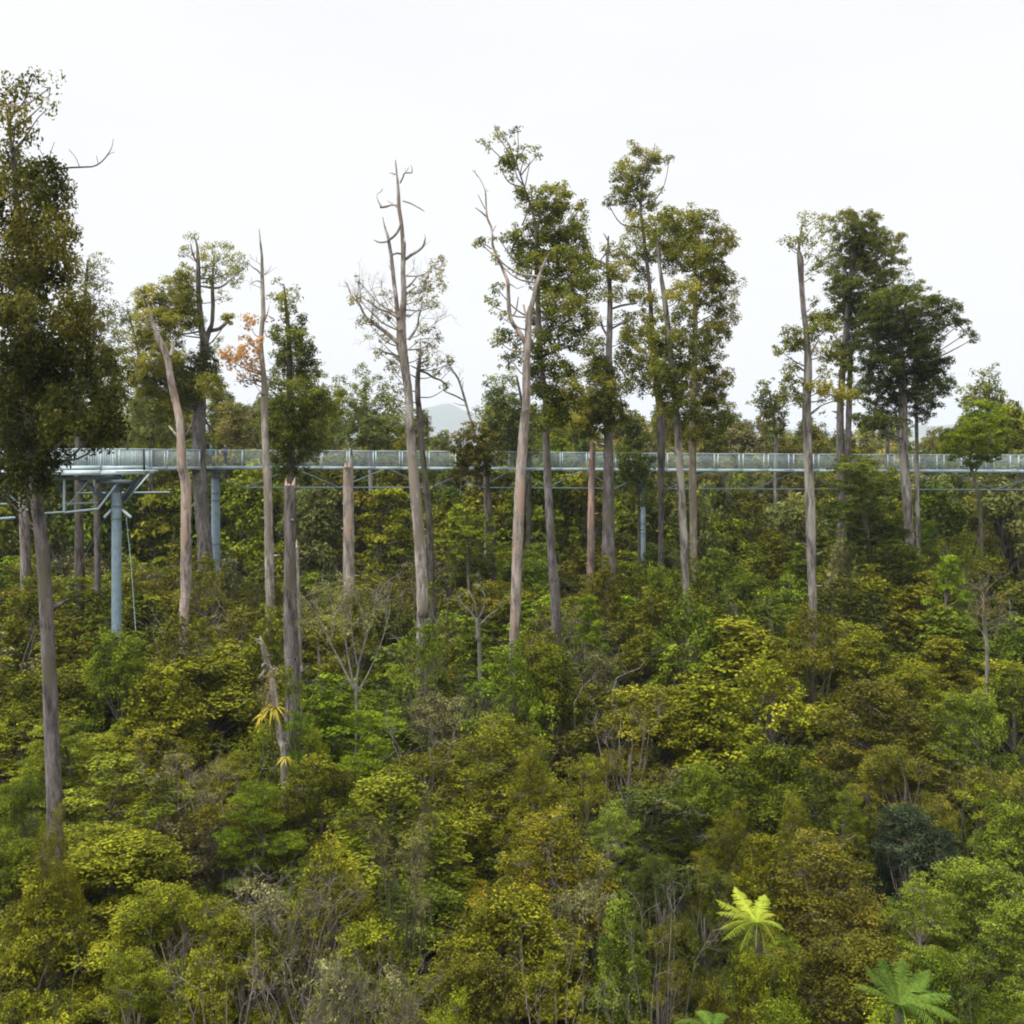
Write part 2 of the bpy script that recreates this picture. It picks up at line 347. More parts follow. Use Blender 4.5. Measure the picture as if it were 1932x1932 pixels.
span(1212, 1640, 1262, 1590)
span(1640, 2110, 1690, 2080)

# the wide platform at the left end
plat = empty('viewing_platform', tuple(W(190, 890, 65)), 'wide viewing platform with white railings behind the big tree at the left', 'platform')
PO = np.array(plat.location)
pa = [W(-130, 889, 60), W(-20, 889, 61.5), W(55, 889, 62.5), W(109, 888.5, 63.5), W(190, 888, 64.5), W(272, 887, 66)]
dk = Tubes(); fb = Tubes()
back = np.array((-.6, 3.6, 0))
for a, b in zip(pa[:-1], pa[1:]):
    m_ = (a + b) / 2
    dk.box(a + back / 2 - [0, 0, .04], b + back / 2 - [0, 0, .04], 3.4, .06)
    fb.box(a - [0, 0, .14], b - [0, 0, .14], .07, .22); fb.box(a + back - [0, 0, .14], b + back - [0, 0, .14], .07, .22)
fb.box(pa[-1] - [0, 0, .14], pa[-1] + back - [0, 0, .14], .07, .22)
dk.build('deck', STEEL_L, plat, PO, False); fb.build('edge_beam', STEEL_L, plat, PO, False)
gb = Tubes(); gb.box(W(60, 906, 64), W(150, 902.5, 64.6), .12, .2); gb.box(W(150, 902.5, 64.6), W(230, 899.5, 65.6), .2, .22); gb.box(W(205, 944, 66), W(150, 905, 65), .12, .3); gb.box(W(233, 944, 66.4), W(268, 897, 66.4), .12, .26); gb.build('girder', STEEL_D, plat, PO, False)
def rail_run(pts, nm_parent, h=1.27, step=.13):
    hr = Tubes(); posts_ = []; ms = Tubes()
    for a, b in zip(pts[:-1], pts[1:]):
        hr.box(a + [0, 0, h], b + [0, 0, h], .07, .07); hr.box(a + [0, 0, .16], b + [0, 0, .16], .03, .22)
        ln = np.linalg.norm(b - a); m_ = max(2, int(ln / step)); pk = max(1, int(ln / 1.3))
        for q in range(m_): s_ = q / m_; ms.box(a * (1 - s_) + b * s_ + [0, 0, .22], a * (1 - s_) + b * s_ + [0, 0, h - .04], .022, .022)
        for q in range(int(ln / .06)): s_ = q / (ln / .06); ms.box(a * (1 - s_) + b * s_ + [0, 0, .22], a * (1 - s_) + b * s_ + [0, 0, h - .04], .008, .008)
        for q in range(pk): s_ = q / pk; posts_.append(a * (1 - s_) + b * s_)
    H = hr.build('handrail', STEEL_L, nm_parent, PO, False); posts_.append(pts[-1])
    for a in posts_: ps = Tubes(); ps.box(a, a + [0, 0, h - .04], .09, .09); ps.build('post', STEEL_L, H, PO, False)
    ms.build('mesh_panel', STEEL_L, H, PO, False)
rail_run(pa, plat); rail_run([p + back for p in pa[:-1]], plat); rail_run([pa[-1], pa[-1] + back * .35], plat)
tr = Tubes()
for (a, b, r_) in (((121, 905, 64.2), (121, 966, 64.2), .11), ((180, 905, 65), (180, 949, 66), .07), ((121, 967, 64.2), (186, 960, 65), .10), ((117, 951, 66), (184, 948, 66), .08),
                   ((128, 954, 65), (166, 908, 65), .06), ((186, 959, 65), (228, 903, 65.5), .09), ((234, 949, 66.2), (281, 895, 72), .07), ((140, 931, 67), (319, 929, 74), .09),
                   ((-60, 984, 56), (27, 977, 60), .11), ((-60, 953, 60), (12, 951, 62), .09), ((60, 970, 63), (121, 966, 64.2), .08), ((-20, 905, 62), (60, 968, 63), .06)):
    tr.add([W(*a), W(*b)], r_ * .72, 8)
tr.build('truss', STEEL_M, plat, PO)

def pylon(px, ytop, d, wpx, label, collars, arms=None):
    r = wpx / F * d / 2; top = W(px, ytop, d); gz = float(ground_z(top[0], d))
    e = empty('steel_pylon', (top[0], top[1], gz), label, 'support pylon', 'steel pylons holding up the walkway'); O = np.array(e.location)
    c = Tubes(); c.add([top - [0, 0, .55], (top[0], top[1], gz - .4)], [r, r * 1.06], 20); c.build('column', STEEL, e, O)
    hd = Tubes(); hd.box(top + [-1.0, 0, .12], top + [1.0, 0, .12], 1.6, .22)
    hd.add([top - [0, 0, .55], top - [0, 0, .05]], [r * 1.02, r * 1.25], 20)
    for sx in (-1, 1): hd.box(top + [sx * r, 0, -.9], top + [sx * .95, 0, .02], .12, .14)
    hd.build('head', STEEL_D, e, O, False)
    for cy in collars:
        p = W(px, cy, d); k = Tubes(); k.add([p + [0, 0, .06], p - [0, 0, .06]], [r * 1.12] * 2, 20); k.add([p + [0, 0, .0601], p + [0, 0, .062]], [r * 1.12, r], 20); k.build('collar', STEEL_D, e, O)
    return e, O
P1, O1 = pylon(220, 912, 66, 18, 'thick blue grey steel pylon under the wide platform at the left', (955, 979))
P2, O2 = pylon(407, 890, 87, 16, 'blue grey steel pylon under the walkway beside the twin stemmed tree', (930, 944, 1026))
P3, O3 = pylon(1212, 892, 93, 12, 'slim blue steel pylon behind dark leaves, right of centre', (946, 988, 1006))
ar = Tubes()
for a, b in (((210, 962, 66), (197, 976, 65.5)), ((231, 962, 66), (247, 976, 65.5))): ar.box(W(*a), W(*b), .12, .12)
ar.build('cable_bracket', STEEL_L, P1, O1, False)
for pts in ([(238, 975, 65.6), (247, 1060, 63), (256, 1190, 60)], [(199, 976, 65.5), (170, 1030, 68), (120, 1130, 72)]):
    cb = Tubes(); cb.add([W(*p) for p in pts], .014, 6); cb.build('stay_cable', STEEL, P1, O1)

# ------------------------------------------------------------------ tall trees: traced limb by limb, each with its own distance and thickness
def limb(tb, spec, d, wob=0.0, m=4, sides=8, rough=.05, d_end=None):
    k = len(spec); rows = []
    for i, s_ in enumerate(spec):
        dd = d + (0 if d_end is None else (d_end - d) * i / (k - 1)) + (R.uniform(-wob, wob) if 0 < i else 0)
        rows.append((*W(s_[0], s_[1], dd), s_[2] / F * dd / 2))
    sp = spline(rows, m); sp[:, 3] = np.maximum(sp[:, 3], .008)
    tb.add(sp[:, :3], sp[:, 3], sides, rough); return sp
def twigs(tb, p, v, ln, r, depth, kids=3, sides=4, up=.25):
    n = 3; pts = [np.array(p)]; dv = unit(np.array(v, float))
    for i in range(n):
        dv = unit(dv + N.normal(0, .22, 3) + [0, 0, up * .3]); pts.append(pts[-1] + dv * ln / n)
    tb.add(pts, np.linspace(r, r * .45, n + 1), sides if depth > 1 else 3)
    if depth <= 0: return
    for _ in range(kids):
        i = R.randint(1, n); nv = unit(dv + N.normal(0, .75, 3) + [0, 0, up])
        twigs(tb, pts[i], nv, ln * R.uniform(.5, .75), r * .55, depth - 1, kids, sides, up)

HEROES = []      # landmarks for the labels of the smaller trees
def tall_tree(name, label, cat, d, trunk, crown=(), limbs=(), leaf='podo', bark='grey', twig_at=(), leafsize=.16, depth=None, tuft_r=.36, hang=0.0,
              seed=1, ncull=1.0, jag=None, group=None, root_px=None, attach=True, flat=.85):
    global N; R.seed(seed); N = np.random.default_rng(seed)
    bx, by, bw = trunk[0]
    x_, y_, _ = W(bx, by, d); gz = float(ground_z(x_, y_))
    e = empty(name, (x_, y_, gz), label, cat, group); O = np.array(e.location)
    gy = HY + (CZ - gz + .4) / d * F
    tr = Tubes()
    full = ([(root_px if root_px else bx + (bx - trunk[1][0]) * .3, gy, bw * 1.35)] if gy > by + 3 else []) + list(trunk)
    sp = limb(tr, full, d, .16, 9, 14, .095)
    for l in limbs:
        dd = d + R.uniform(-.8, .8); limb(tr, l, d, .25, 4, 7, .08, d_end=dd)
    lv = Leaves(); cr_pts = []
    tp = sp[:, :3]
    for _ in range(5):       # broken branch stubs and knots
        q = R.randint(len(sp) // 6, len(sp) - 4); a_ = R.uniform(0, 6.28); rr_ = sp[q, 3]; o_ = sp[q, :3]
        dv = np.array((math.cos(a_), math.sin(a_) * .6, R.uniform(-.1, .7))); ln_ = rr_ + R.uniform(.08, .55)
        tr.add([o_, o_ + dv * ln_ * .6, o_ + dv * ln_], [rr_ * .45, rr_ * .28, rr_ * .10], 6, .15)
    if depth is None and crown:
        xs_ = [c[0] for c in crown]; depth = max(1.2, (max(xs_) - min(xs_)) / F * d * .36)
    for c in crown:
        px, py, rx, ry = c[:4]; den = c[4] if len(c) > 4 else .8; tb_ = c[5] if len(c) > 5 else None
        dd = d + R.uniform(-1.15, .8) * depth * (.5 if den < .5 else 1.0) if len(c) < 7 else d - c[6]
        k = dd / F * 1.13; P = W(px, py, dd); a, b = rx * k, ry * k; dp = max(a, min(b, a * 1.5)) * 1.0
        tint0 = R.uniform(.2, .62) if tb_ is None else tb_
        nt_ = max(4, int(den * ncull * 6.2 * a * b / (tuft_r * tuft_r)))
        dirs = unit(N.normal(0, 1, (nt_, 3)) + [0, 0, .1]); rr = N.uniform(.2, 1.3, (nt_, 1)) ** .5
        cs = P + dirs * rr * np.array((a, dp, b))
        for q in cs:
            tr_ = tuft_r * R.uniform(.6, 1.25) * (1 if min(a, b) > tuft_r else .8)
            n_ = int((36 if den > .6 else 24) * (tr_ / .36) ** 1.8 * (.175 / leafsize) ** 1.4 * (.65 + .5 * den))
            lv.tuft(q, tr_, max(6, n_), leafsize, tint0 + R.uniform(-.2, .26), flat, hang)
        if den > .5:
            for _ in range(3): lv.tuft(P + N.uniform(-1.15, 1.15, 3) * (a, dp, b), tuft_r * .6, 10, leafsize, tint0 + .1, flat, hang)
        # limb that carries the clump
        if attach:
            below = tp[tp[:, 2] < P[2] + .3]
            if len(below):
                j = np.argmin(np.linalg.norm(below - (P - [0, 0, max(.6, .5 * np.hypot(P[0] - O[0], 0))]), axis=1)); S = below[j]
                if np.linalg.norm(S - P) > .3:
                    ln = np.linalg.norm(S - P); mid = (S + P) / 2 + [0, 0, -.10 * ln] + N.normal(0, .05 * ln, 3)
                    r0 = min(.09, .012 * ln + .025)
                    tr.add(spline([(*S, r0), (*mid, r0 * .75), (*P, r0 * .4)], 4)[:, :3], np.linspace(r0, r0 * .35, 9), 5, .05)
            for q in cs[:max(2, nt_ // 14)]:
                tr.add([P, (P + q) / 2 + N.normal(0, .08, 3), q], [.022, .016, .008], 3)
    for (px, py, ang, lnpx, dep) in twig_at:
        P = W(px, py, d + R.uniform(-.5, .5)); k = d / F; a = math.radians(ang)
        twigs(tr, P, (math.cos(a), R.uniform(-.5, .5), math.sin(a)), lnpx * k, max(.02, lnpx * k * .02), dep)
    if jag:      # broken top
        k = d / F
        jg = Tubes()
        for (px, py, px2, py2, wp) in jag: jg.add([W(px, py, d - .06), (W(px, py, d) + W(px2, py2, d)) / 2, W(px2, py2, d)], [wp * k / 2, wp * k * .36, .01], 5, .2)
        jg.build('splintered_top', B['wood'], e, O, False)
    tr.build('trunk', B[bark], e, O)
    if crown: lv.build('crown', L[leaf], e, O)
    tx, ty, _ = trunk[len(trunk) // 2]
    return e
# --- the big tree at the left edge
tall_tree('podocarp_tree', 'huge dark drooping tree filling the left edge in front of the platform', 'tree', 39,
 [(103,1565,29.2),(98,1400,28.4),(92,1250,25.8),(86,1130,24.9),(78,1020,24.1),(68,930,21.5),(60,860,18.9),(52,740,17.2),(44,600,14.6),(36,450,12.0),(28,340,8.6),(22,280,6.0),(14,220,3.4)],
 [(30,160,35,22,.4),(62,152,18,16,.35),(95,165,22,15,.4,.8),(78,200,16,16,.35,.8),(20,195,30,22,.6),(30,235,28,25,.7,.75),(48,262,16,18,.4),(6,265,20,20,.6),
  (20,330,45,32,.7),(66,330,30,28,.7),(92,345,30,32,.9),(30,380,60,42,1),(95,390,30,42,1),(40,460,70,48,1),(104,450,28,40,.9),(30,540,68,48,1),(108,520,32,38,.9),(60,610,75,48,1),(138,600,42,42,.85),
  (40,690,78,48,1,.25),(130,690,66,48,1,.35),(190,715,38,46,.8,.4),(60,770,78,44,1,.3),(150,780,66,42,1,.25),(203,790,30,46,.9,.2),(40,838,48,34,1,.15),(130,822,58,22,.8,.15),(200,822,24,20,.8,.1),
  (28,890,38,34,.75,.1),(88,890,22,26,.5,.3),(18,945,26,22,.4,.1),(76,935,16,26,.45,.5),(60,800,45,40,1,.2,1.3),(62,860,38,34,.95,.2,1.2),(58,912,32,30,.9,.1,1.1),(48,700,42,44,1,.3,1.4),(50,600,40,40,.9,.4,1.3),(40,480,40,50,.9,.4,1.2),(40,905,50,30,.9,.1),(118,862,20,16,.6,.1),(60,720,50,50,1,.2),(134,372,10,18,.5,.2),(138,440,8,10,.7,.2)],
 limbs=[[(88,332,5),(98,321,5),(112,318,4),(135,316,3.4),(160,315,3),(175,314,2.6),(188,308,2.4),(200,296,2),(210,280,1.4),(214,262,1)],[(90,335,3),(91,312,2),(95,290,1.5),(103,268,1)],[(92,320,2),(82,296,1.4),(68,270,1)],
        [(150,315,1.8),(143,298,1.2),(130,282,1)],[(198,298,1.4),(207,290,1),(216,287,1)],[(185,308,1.4),(182,294,1)],[(22,300,5),(30,280,5),(45,262,4),(55,248,3),(70,225,2),(90,205,1.5)],
        [(50,780,5),(20,765,5),(-10,750,4)],[(60,760,3),(100,748,2.4),(140,742,2)]],
 leaf='podo_brown', bark='purple', leafsize=.15, tuft_r=.30, hang=.9, depth=2.4, seed=3, ncull=.95)
_t = tall_tree('podocarp_tree', 'thinly leaved grey green tree rising just right of the huge left tree', 'tree', 76,
 [(150,1105,17),(149,1000,15),(148,900,14),(150,760,12),(156,640,9),(162,540,6),(166,490,3)],
 [(160,505,28,24,.35,.7),(188,498,18,16,.3,.6),(150,545,25,25,.5,.6),(188,548,16,20,.35,.5),(150,610,36,36,.7,.4),(192,640,34,36,.5,.6),(205,700,26,30,.5,.7),(165,680,40,40,.7,.4),(190,590,20,16,.3,.6),(178,520,14,20,.3),(222,740,16,24,.5)],
 leaf='podo_far', bark='dark', seed=4, ncull=1.6)
tall_tree('podocarp_tree', 'grey green open crowned slim tree behind the platform near the left edge', 'tree', 99,
 [(288,1000,9),(287,900,9),(286,800,8),(270,700,7),(250,620,4),(240,580,2)],
 [(226,585,20,20,.4),(242,610,22,22,.5),(222,650,20,26,.5),(250,668,24,22,.5),(232,715,20,26,.5),(258,735,24,26,.6),(250,782,26,24,.7),(285,778,30,20,.7),(262,820,26,18,.8),(300,812,26,16,.8),(225,612,14,12,.4)],
 limbs=[[(287,850,3),(262,820,2.4),(240,832,2),(225,845,1.6)]], leaf='podo_far', bark='dark', seed=5, tuft_r=.5, leafsize=.22)
tall_tree('bare_trunk', 'dark grey trunk close behind the left tree, leftmost trunk of all', 'tree', 78, [(48,1118,19),(47,1040,19),(44,960,18),(40,880,16),(36,800,12)], bark='grey', seed=6)
tall_tree('bare_trunk', 'slim brown trunk standing just left of the thick platform pylon', 'tree', 80, [(184,1090,11),(183,1000,11),(182,920,11),(180,850,9)], bark='purple', seed=7)
# --- pale leaning trunk and the twin stemmed tree
tall_tree('dead_tree', 'pale pinkish dying trunk kinked to the left, in front of the twin stemmed tree', 'dead tree', 62,
 [(348,1180,17.2),(352,1099,19.8),(352,1000,18.9),(352,916,18.9),(344,873,17.2),(341,803,14.6),(332,756,13.8),(324,721,12.9),(316,674,12.0),(303,645,12.0),(293,622,8.6),(286,597,6.0),(280,573,2.6)],
 [(268,556,16,12,.35,.8),(276,600,16,16,.5,.8)],
 limbs=[[(338,828,5),(328,815,4),(319,804,3)],[(352,820,4),(362,800,3),(366,780,2)],[(322,672,8),(326,655,7),(324,640,5)],[(347,950,4),(340,940,3)]],
 leaf='podo_pale', bark='pink', seed=8)
tall_tree('podocarp_tree', 'twin stemmed leafy tree with a thick dark trunk beside the pylon and people', 'tree', 84,
 [(387,1060,27),(384,1000,25),(379,930,25),(375,873,24),(376,800,22),(378,768,20),(382,700,14),(386,655,14),(380,615,11),(375,560,9),(374,500,7),(372,465,4),(366,445,2)],
 [(363,446,14,8,.35,.7),(386,472,14,14,.4,.75),(418,480,24,18,.55,.75),(449,495,14,16,.35,.7),(440,522,18,18,.55,.7),(400,518,14,22,.6),(353,478,13,12,.35),(351,512,16,12,.5),(306,542,24,16,.5,.7),(330,536,18,14,.4,.7),(271,562,16,16,.6,.85),(343,536,20,20,.7,.7),
  (270,590,18,20,.8,.85),(323,575,30,24,.9),(357,568,20,24,.95),(346,606,30,20,.9),(300,606,26,20,.85,.7),(268,640,18,22,.8,.6),(318,648,22,22,.8,.5),(262,700,18,26,.8,.5),(318,700,24,24,.85,.4),(325,750,22,20,.8,.4),(282,555,16,14,.6,.8),(288,640,20,18,.7),(291,684,22,22,.95,.7),(337,673,16,12,.8,.75),(287,728,26,28,.9,.45),(340,720,22,30,.9,.35),(388,690,22,34,.95),(366,730,26,24,.9,.35),(400,730,20,22,.95,.7),
  (312,770,30,22,.85,.4),(350,760,20,18,.8,.4),(432,602,10,9,1,.9),(412,650,16,10,.35,.7),(420,560,12,10,.3),(460,505,10,6,.2)],
 limbs=[[(388,650,10),(394,625,10),(400,610,8),(402,575,8),(401,545,7),(402,510,4),(404,480,2)],[(396,624,8),(412,621,7),(424,612,6),(430,603,5)],[(374,500,4),(364,480,3),(360,460,2)],[(380,780,7),(392,800,5),(404,812,4)]],
 leaf='podo', bark='purple', seed=9, ncull=1.7)
# --- bare spire
tall_tree('dead_tree', 'tall bare pale spire with a pointed top and a few orange leaves', 'dead tree', 62,
 [(510,1178,15),(509,1100,17),(508,1041,17),(505,911,15),(502,873,14),(499,779,13),(499,732,12),(496,697,10),(492,650,9),(495,610,8),(497,592,8),(495,533,7),(494,486,5),(491,455,3),(489,432,1.5)],
 [(468,610,14,14,.5,.8),(449,672,20,14,.65,.9),(482,658,9,20,.7,.9),(421,668,13,9,.45,.9),(478,690,12,16,.5,.8),(459,706,20,14,.4,.3),(480,724,18,10,.4,.2),(463,640,12,8,.4,.7),(500,600,8,6,.4,.7),(432,684,14,8,.4,.6),(470,690,12,10,.4,.2)],
 limbs=[[(494,519,4),(486,510,3),(478,505,2.4),(468,497,1.6),(455,489,1),(444,484,.8)],[(495,533,3),(484,530,2),(472,536,1.2)],[(496,520,2.5),(505,512,1.6),(512,502,1)],[(498,745,5),(489,742,4),(484,752,3)],[(500,735,6),(508,720,5),(512,708,3)],[(497,610,3),(505,590,2),(508,575,1)]],
 twig_at=[(494,500,150,18,2),(495,520,30,18,2),(495,545,160,22,2),(500,700,20,40,3),(497,720,160,50,3),(490,770,200,30,3)],
 leaf='rust', bark='pale', seed=10, leafsize=.2, ncull=1.3)
tall_tree('podocarp_tree', 'dense dark green cone shaped tree right behind the dark broken stump', 'tree', 72,
 [(552,1030,14),(549,900,14),(548,800,14),(546,700,11),(545,640,9),(540,580,6),(536,540,3)],
 [(534,536,14,9,.45),(562,553,15,12,.5),(532,570,20,18,.65),(552,606,22,20,.75),(520,622,14,18,.6),(542,640,30,20,.9),(573,640,14,18,.85),(553,674,34,22,.9,.4),(582,680,14,20,.7),(600,686,13,9,.5),(548,710,38,22,.95,.4),(588,712,22,14,.8),
  (553,745,44,25,1,.35),(590,740,28,20,.95,.4),(541,780,44,24,1,.3),(598,775,44,25,.95,.5),(630,758,22,22,.7,.6),(534,815,34,25,1,.3),(580,815,40,25,1,.35),(553,850,34,28,1,.25),(547,882,26,22,1,.2),(588,850,24,18,.9,.5),(520,860,14,18,.8,.2)],
 limbs=[[(546,760,6),(530,752,5),(515,740,4)],[(546,660,5),(544,640,5)]], leaf='podo', bark='dark', seed=11)
tall_tree('broken_stump', 'dark grey broken trunk with a splintered pinkish top below the walkway', 'dead tree', 52,
 [(552,1285,28),(551,1236,27),(549,1150,25),(548,1060,22),(547,980,20),(547,916,19)], bark='purple', seed=12,
 limbs=[[(558,1240,10),(566,1252,8),(571,1268,8)]],
 jag=[(541,922,539,903,7),(546,920,545,912,8),(552,922,557,900,8)])
tall_tree('broken_stump', 'narrow broken stub hidden half behind the dark stump with pinkish top', 'dead tree', 56,
 [(563,1290,12),(562,1180,12),(560,1100,11),(559,1030,9)], bark='pale', seed=13, jag=[(559,1034,560,1018,6)])
tall_tree('broken_stump', 'pale straight snapped trunk whose spike just reaches the walkway railing', 'dead tree', 68,
 [(659,1135,20),(658,1080,20),(658,1000,19),(657,930,18),(657,880,17)], bark='pink', seed=14, limbs=[[(662,930,8),(663,880,8),(663,858,5),(663,846,2)]],
 jag=[(653,884,651,872,6),(659,884,660,866,6)])
# --- the big snag
snag = tall_tree('dead_tree', 'tall dead snag with antler like bare branches and brown lichen twigs', 'dead tree', 60,
 [(795,1192,18.9),(797,1145,20.6),(793,1041,21.5),(784,937,19.8),(776,840,17.2),(773,797,15.5),(771,745,14.6),(764,692,16.3),(758,646,18.1),(758,601,14.6),(762,562,10.3),(760.6,510,8.6),(760.6,471,7.7),(758,427,6.9),(753,393,6.9),(751,354,5.2),(746,302,2.1)],
 [(822,500,14,18,.4,.85),(817,535,20,20,.5,.7),(794,560,20,20,.4,.5),(820,575,15,14,.35,.5),(794,638,14,28,.35,.5),(808,662,18,12,.4,.5),(832,627,15,15,.2,.4),(677,530,8,13,.25,.2),(678,566,20,10,.35,.5),(697,612,20,12,.4,.4),(720,588,20,12,.25,.4),
  (715,640,18,10,.35,.4),(718,668,18,10,.4,.3),(741,692,14,14,.4,.4),(740,600,12,12,.3,.5),(728,560,16,12,.2,.4)],
 limbs=[[(757,625,12),(750,590,9),(747,560,8),(743.6,536,8),(739.7,497,7),(733,453,6),(725,424,3),(722,409,1.5)],[(733,453,5),(742,447,4.5),(751,436,4.5),(758,419,4)],[(733,455,4),(724,457,3.4),(715,457,3),(706,453,2)],
  [(748,329,3),(742,328,2),(736,326,1)],[(755,345,3),(760,335,2.6),(763,327,2.6),(770,326,2.4),(777.5,325,2),(776,311,1)],[(751,387,3),(738,387,3.4),(728,390,4.5),(718,391,4)],[(718,388,2),(713,378,1.6),(711,368,1),(718,362,1.6),(722,356,1)],
  [(760,379,3),(775,384,3),(790,392,2.4),(801,399,1)],[(766,489,6),(776,481,6),(788,474,5),(798,465,4),(802,452,3),(802,443,1.5)],[(763,500,5),(763,478,5),(764,460,4),(762,450,3)],[(766,544,4),(776,535,3.4),(788,520,2)],[(739,481,4),(749,478,4),(760,480,4)],
  [(752,648,9),(732,630,8),(715,617,7),(702,608,6),(691.5,599,5),(684,587,4.4),(678.5,575,4),(670,565,3.4),(663,557,3),(658,545,2),(655,534,1)],[(752,600,6),(735,590,5),(715,583,4),(700,572,3),(684,562,2)],[(756,680,8),(744,670,5),(728,665,3),(716,660,1.5)],
  [(772,640,6),(780,628,5),(788,614,4),(790,596,2.4),(796,580,1.5)],[(765,690,12),(759,670,10),(750,655,8)],[(763,560,4),(775,548,3),(786,540,2)],[(678,575,2.4),(680,555,2),(676,530,1)],[(700,600,2.4),(706,575,1.6),(704,552,1)]],
 twig_at=[(690,597,110,46,3),(675,570,100,44,3),(700,607,80,46,3),(715,617,95,44,3),(720,585,110,44,3),(735,590,120,40,3),(662,556,120,28,2),(704,574,100,34,3),(740,570,130,34,3),(784,620,60,40,3),(790,600,50,40,3),(780,560,60,38,3),(700,612,200,26,3),(715,620,240,30,3),
          (768,640,20,60,3),(795,640,10,44,3),(740,640,190,34,3),(745,520,150,24,2),(766,520,30,30,3),(748,330,150,10,1),(763,327,60,14,1),(728,390,200,12,1),(800,465,40,14,1),(720,660,160,26,2),(770,600,40,50,3),(790,560,70,40,3)],
 leaf='twigbrown', bark='pale', leafsize=.13, tuft_r=.26, seed=15, ncull=1.5)
tall_tree('podocarp_tree', 'dark slim trunk close behind the big dead snag, branches reaching right', 'tree', 74,
 [(815,1122,12),(812,1041,12),(808,963,12),(800,885,11),(795,833,11),(790,770,10.5),(788.6,757,10),(788,718,9),(790.5,687,7),(794,660,4)],
 [(843,688,15,12,.5,.4),(820,686,18,10,.5,.3),(845,730,11,9,.6,.5),(830,700,14,8,.4),(800,676,14,10,.5,.6),(744,705,14,16,.4),(754,740,16,14,.45),(770,770,14,14,.5),(745,760,14,14,.5)],
 limbs=[[(791,699,5),(805,704,4.5),(819,713,4),(832,718,3.4),(845,731,2)],[(789,690,5),(797,684,4),(808,680,3)],[(819,713,2.4),(828,700,2),(840,690,1.4)]], twig_at=[(832,716,60,30,3),(819,710,80,30,3)],
 leaf='podo', bark='dark', seed=16)
tall_tree('dead_tree', 'thin dead trunk leaning left against the pale sky right of the snag', 'dead tree', 90,
 [(915,900,5),(905,850,5),(897,820,5),(889,795,4.6),(876,750,4.4),(870,730,4),(864,714,3.6),(855,700,3),(845,685,2)], [(843,683,9,8,.3,.5)],
 limbs=[[(878,757,3),(862,748,3),(848,742,3),(838,738,2)],[(872,736,2),(874,720,1.4)],[(868,722,2),(874,712,1)],[(880,765,2),(868,764,1.6),(856,760,1)]], twig_at=[(850,692,120,24,2),(866,715,100,20,2)], bark='grey', leaf='twigbrown', seed=17)
tall_tree('broadleaf_tree', 'small brown green bushy tree covering the railing near centre', 'tree', 86,
 [(930,1012,10),(928,1000,9),(924,963,9),(920,924,8),(919,885,7),(908,850,5)],
 [(893,814,24,16,.9,.6),(875,834,22,16,.8,.6),(921,834,20,18,.8),(884,852,32,18,.95),(912,861,28,18,.95,.4),(937,865,18,12,.6,.4),(893,880,32,16,.9,.3),(873,897,24,12,.7,.3),(915,885,18,12,.6,.2),(866,868,12,12,.7,.4),(900,905,20,10,.4,.3)],
 leaf='brown', bark='dark', seed=18, flat=.6)
# --- pinkish trunk and its neighbours
tall_tree('dead_tree', 'pinkish stripped trunk nearest the centre, forking into bare pale limbs', 'dead tree', 56,
 [(967,1240,13),(969,1210,17),(972.5,1145,19),(976,1041,19),(980,937,19),(985.5,846,18),(990.7,781,16),(993,764,15),(993,686,14),(996,639,13),(998,595,11),(1005,570,9),(1011.6,539,6.5),(1018,520,6),(1024,504,5),(1030,490,4),(1036,478,2)],
 [(908,461,12,8,.7,.6),(927,576,12,11,.7,.5),(946,598,11,9,.6,.5),(936,640,12,10,.5,.5),(934,490,8,6,.4)],
 limbs=[[(992,650,9),(985,635,9),(975,620,9),(968,611,8),(962,594,8),(960,576,8),(959,550,7),(958,532,7),(951,514,6),(946,501,6),(938,483,5.4),(930,464,5),(929,445,4),(927,429,4),(920,413,4),(918,400,3.6),(917,384,3),(916,364,2.5),(911,348,2),(903,334,1.4),(891,320,.8)],
  [(920,411,3),(908,400,3),(897,392,2)],[(916,395,2),(908,380,1.6),(902,367,1)],[(928,470,3),(920,464,2.4),(908,458,2)],[(962,600,3),(973,588,3),(978,560,2)],[(995,605,5),(991,590,4),(988,575,3)],[(950,508,2.4),(944,500,1.6),(938,498,1)],[(958,535,3),(966,538,2.4),(976,544,1.6),(988,540,1)],[(928,440,2),(936,425,1)]],
 leaf='podo', bark='pink', seed=19, twig_at=[(903,334,130,14,1),(916,370,120,12,1)])
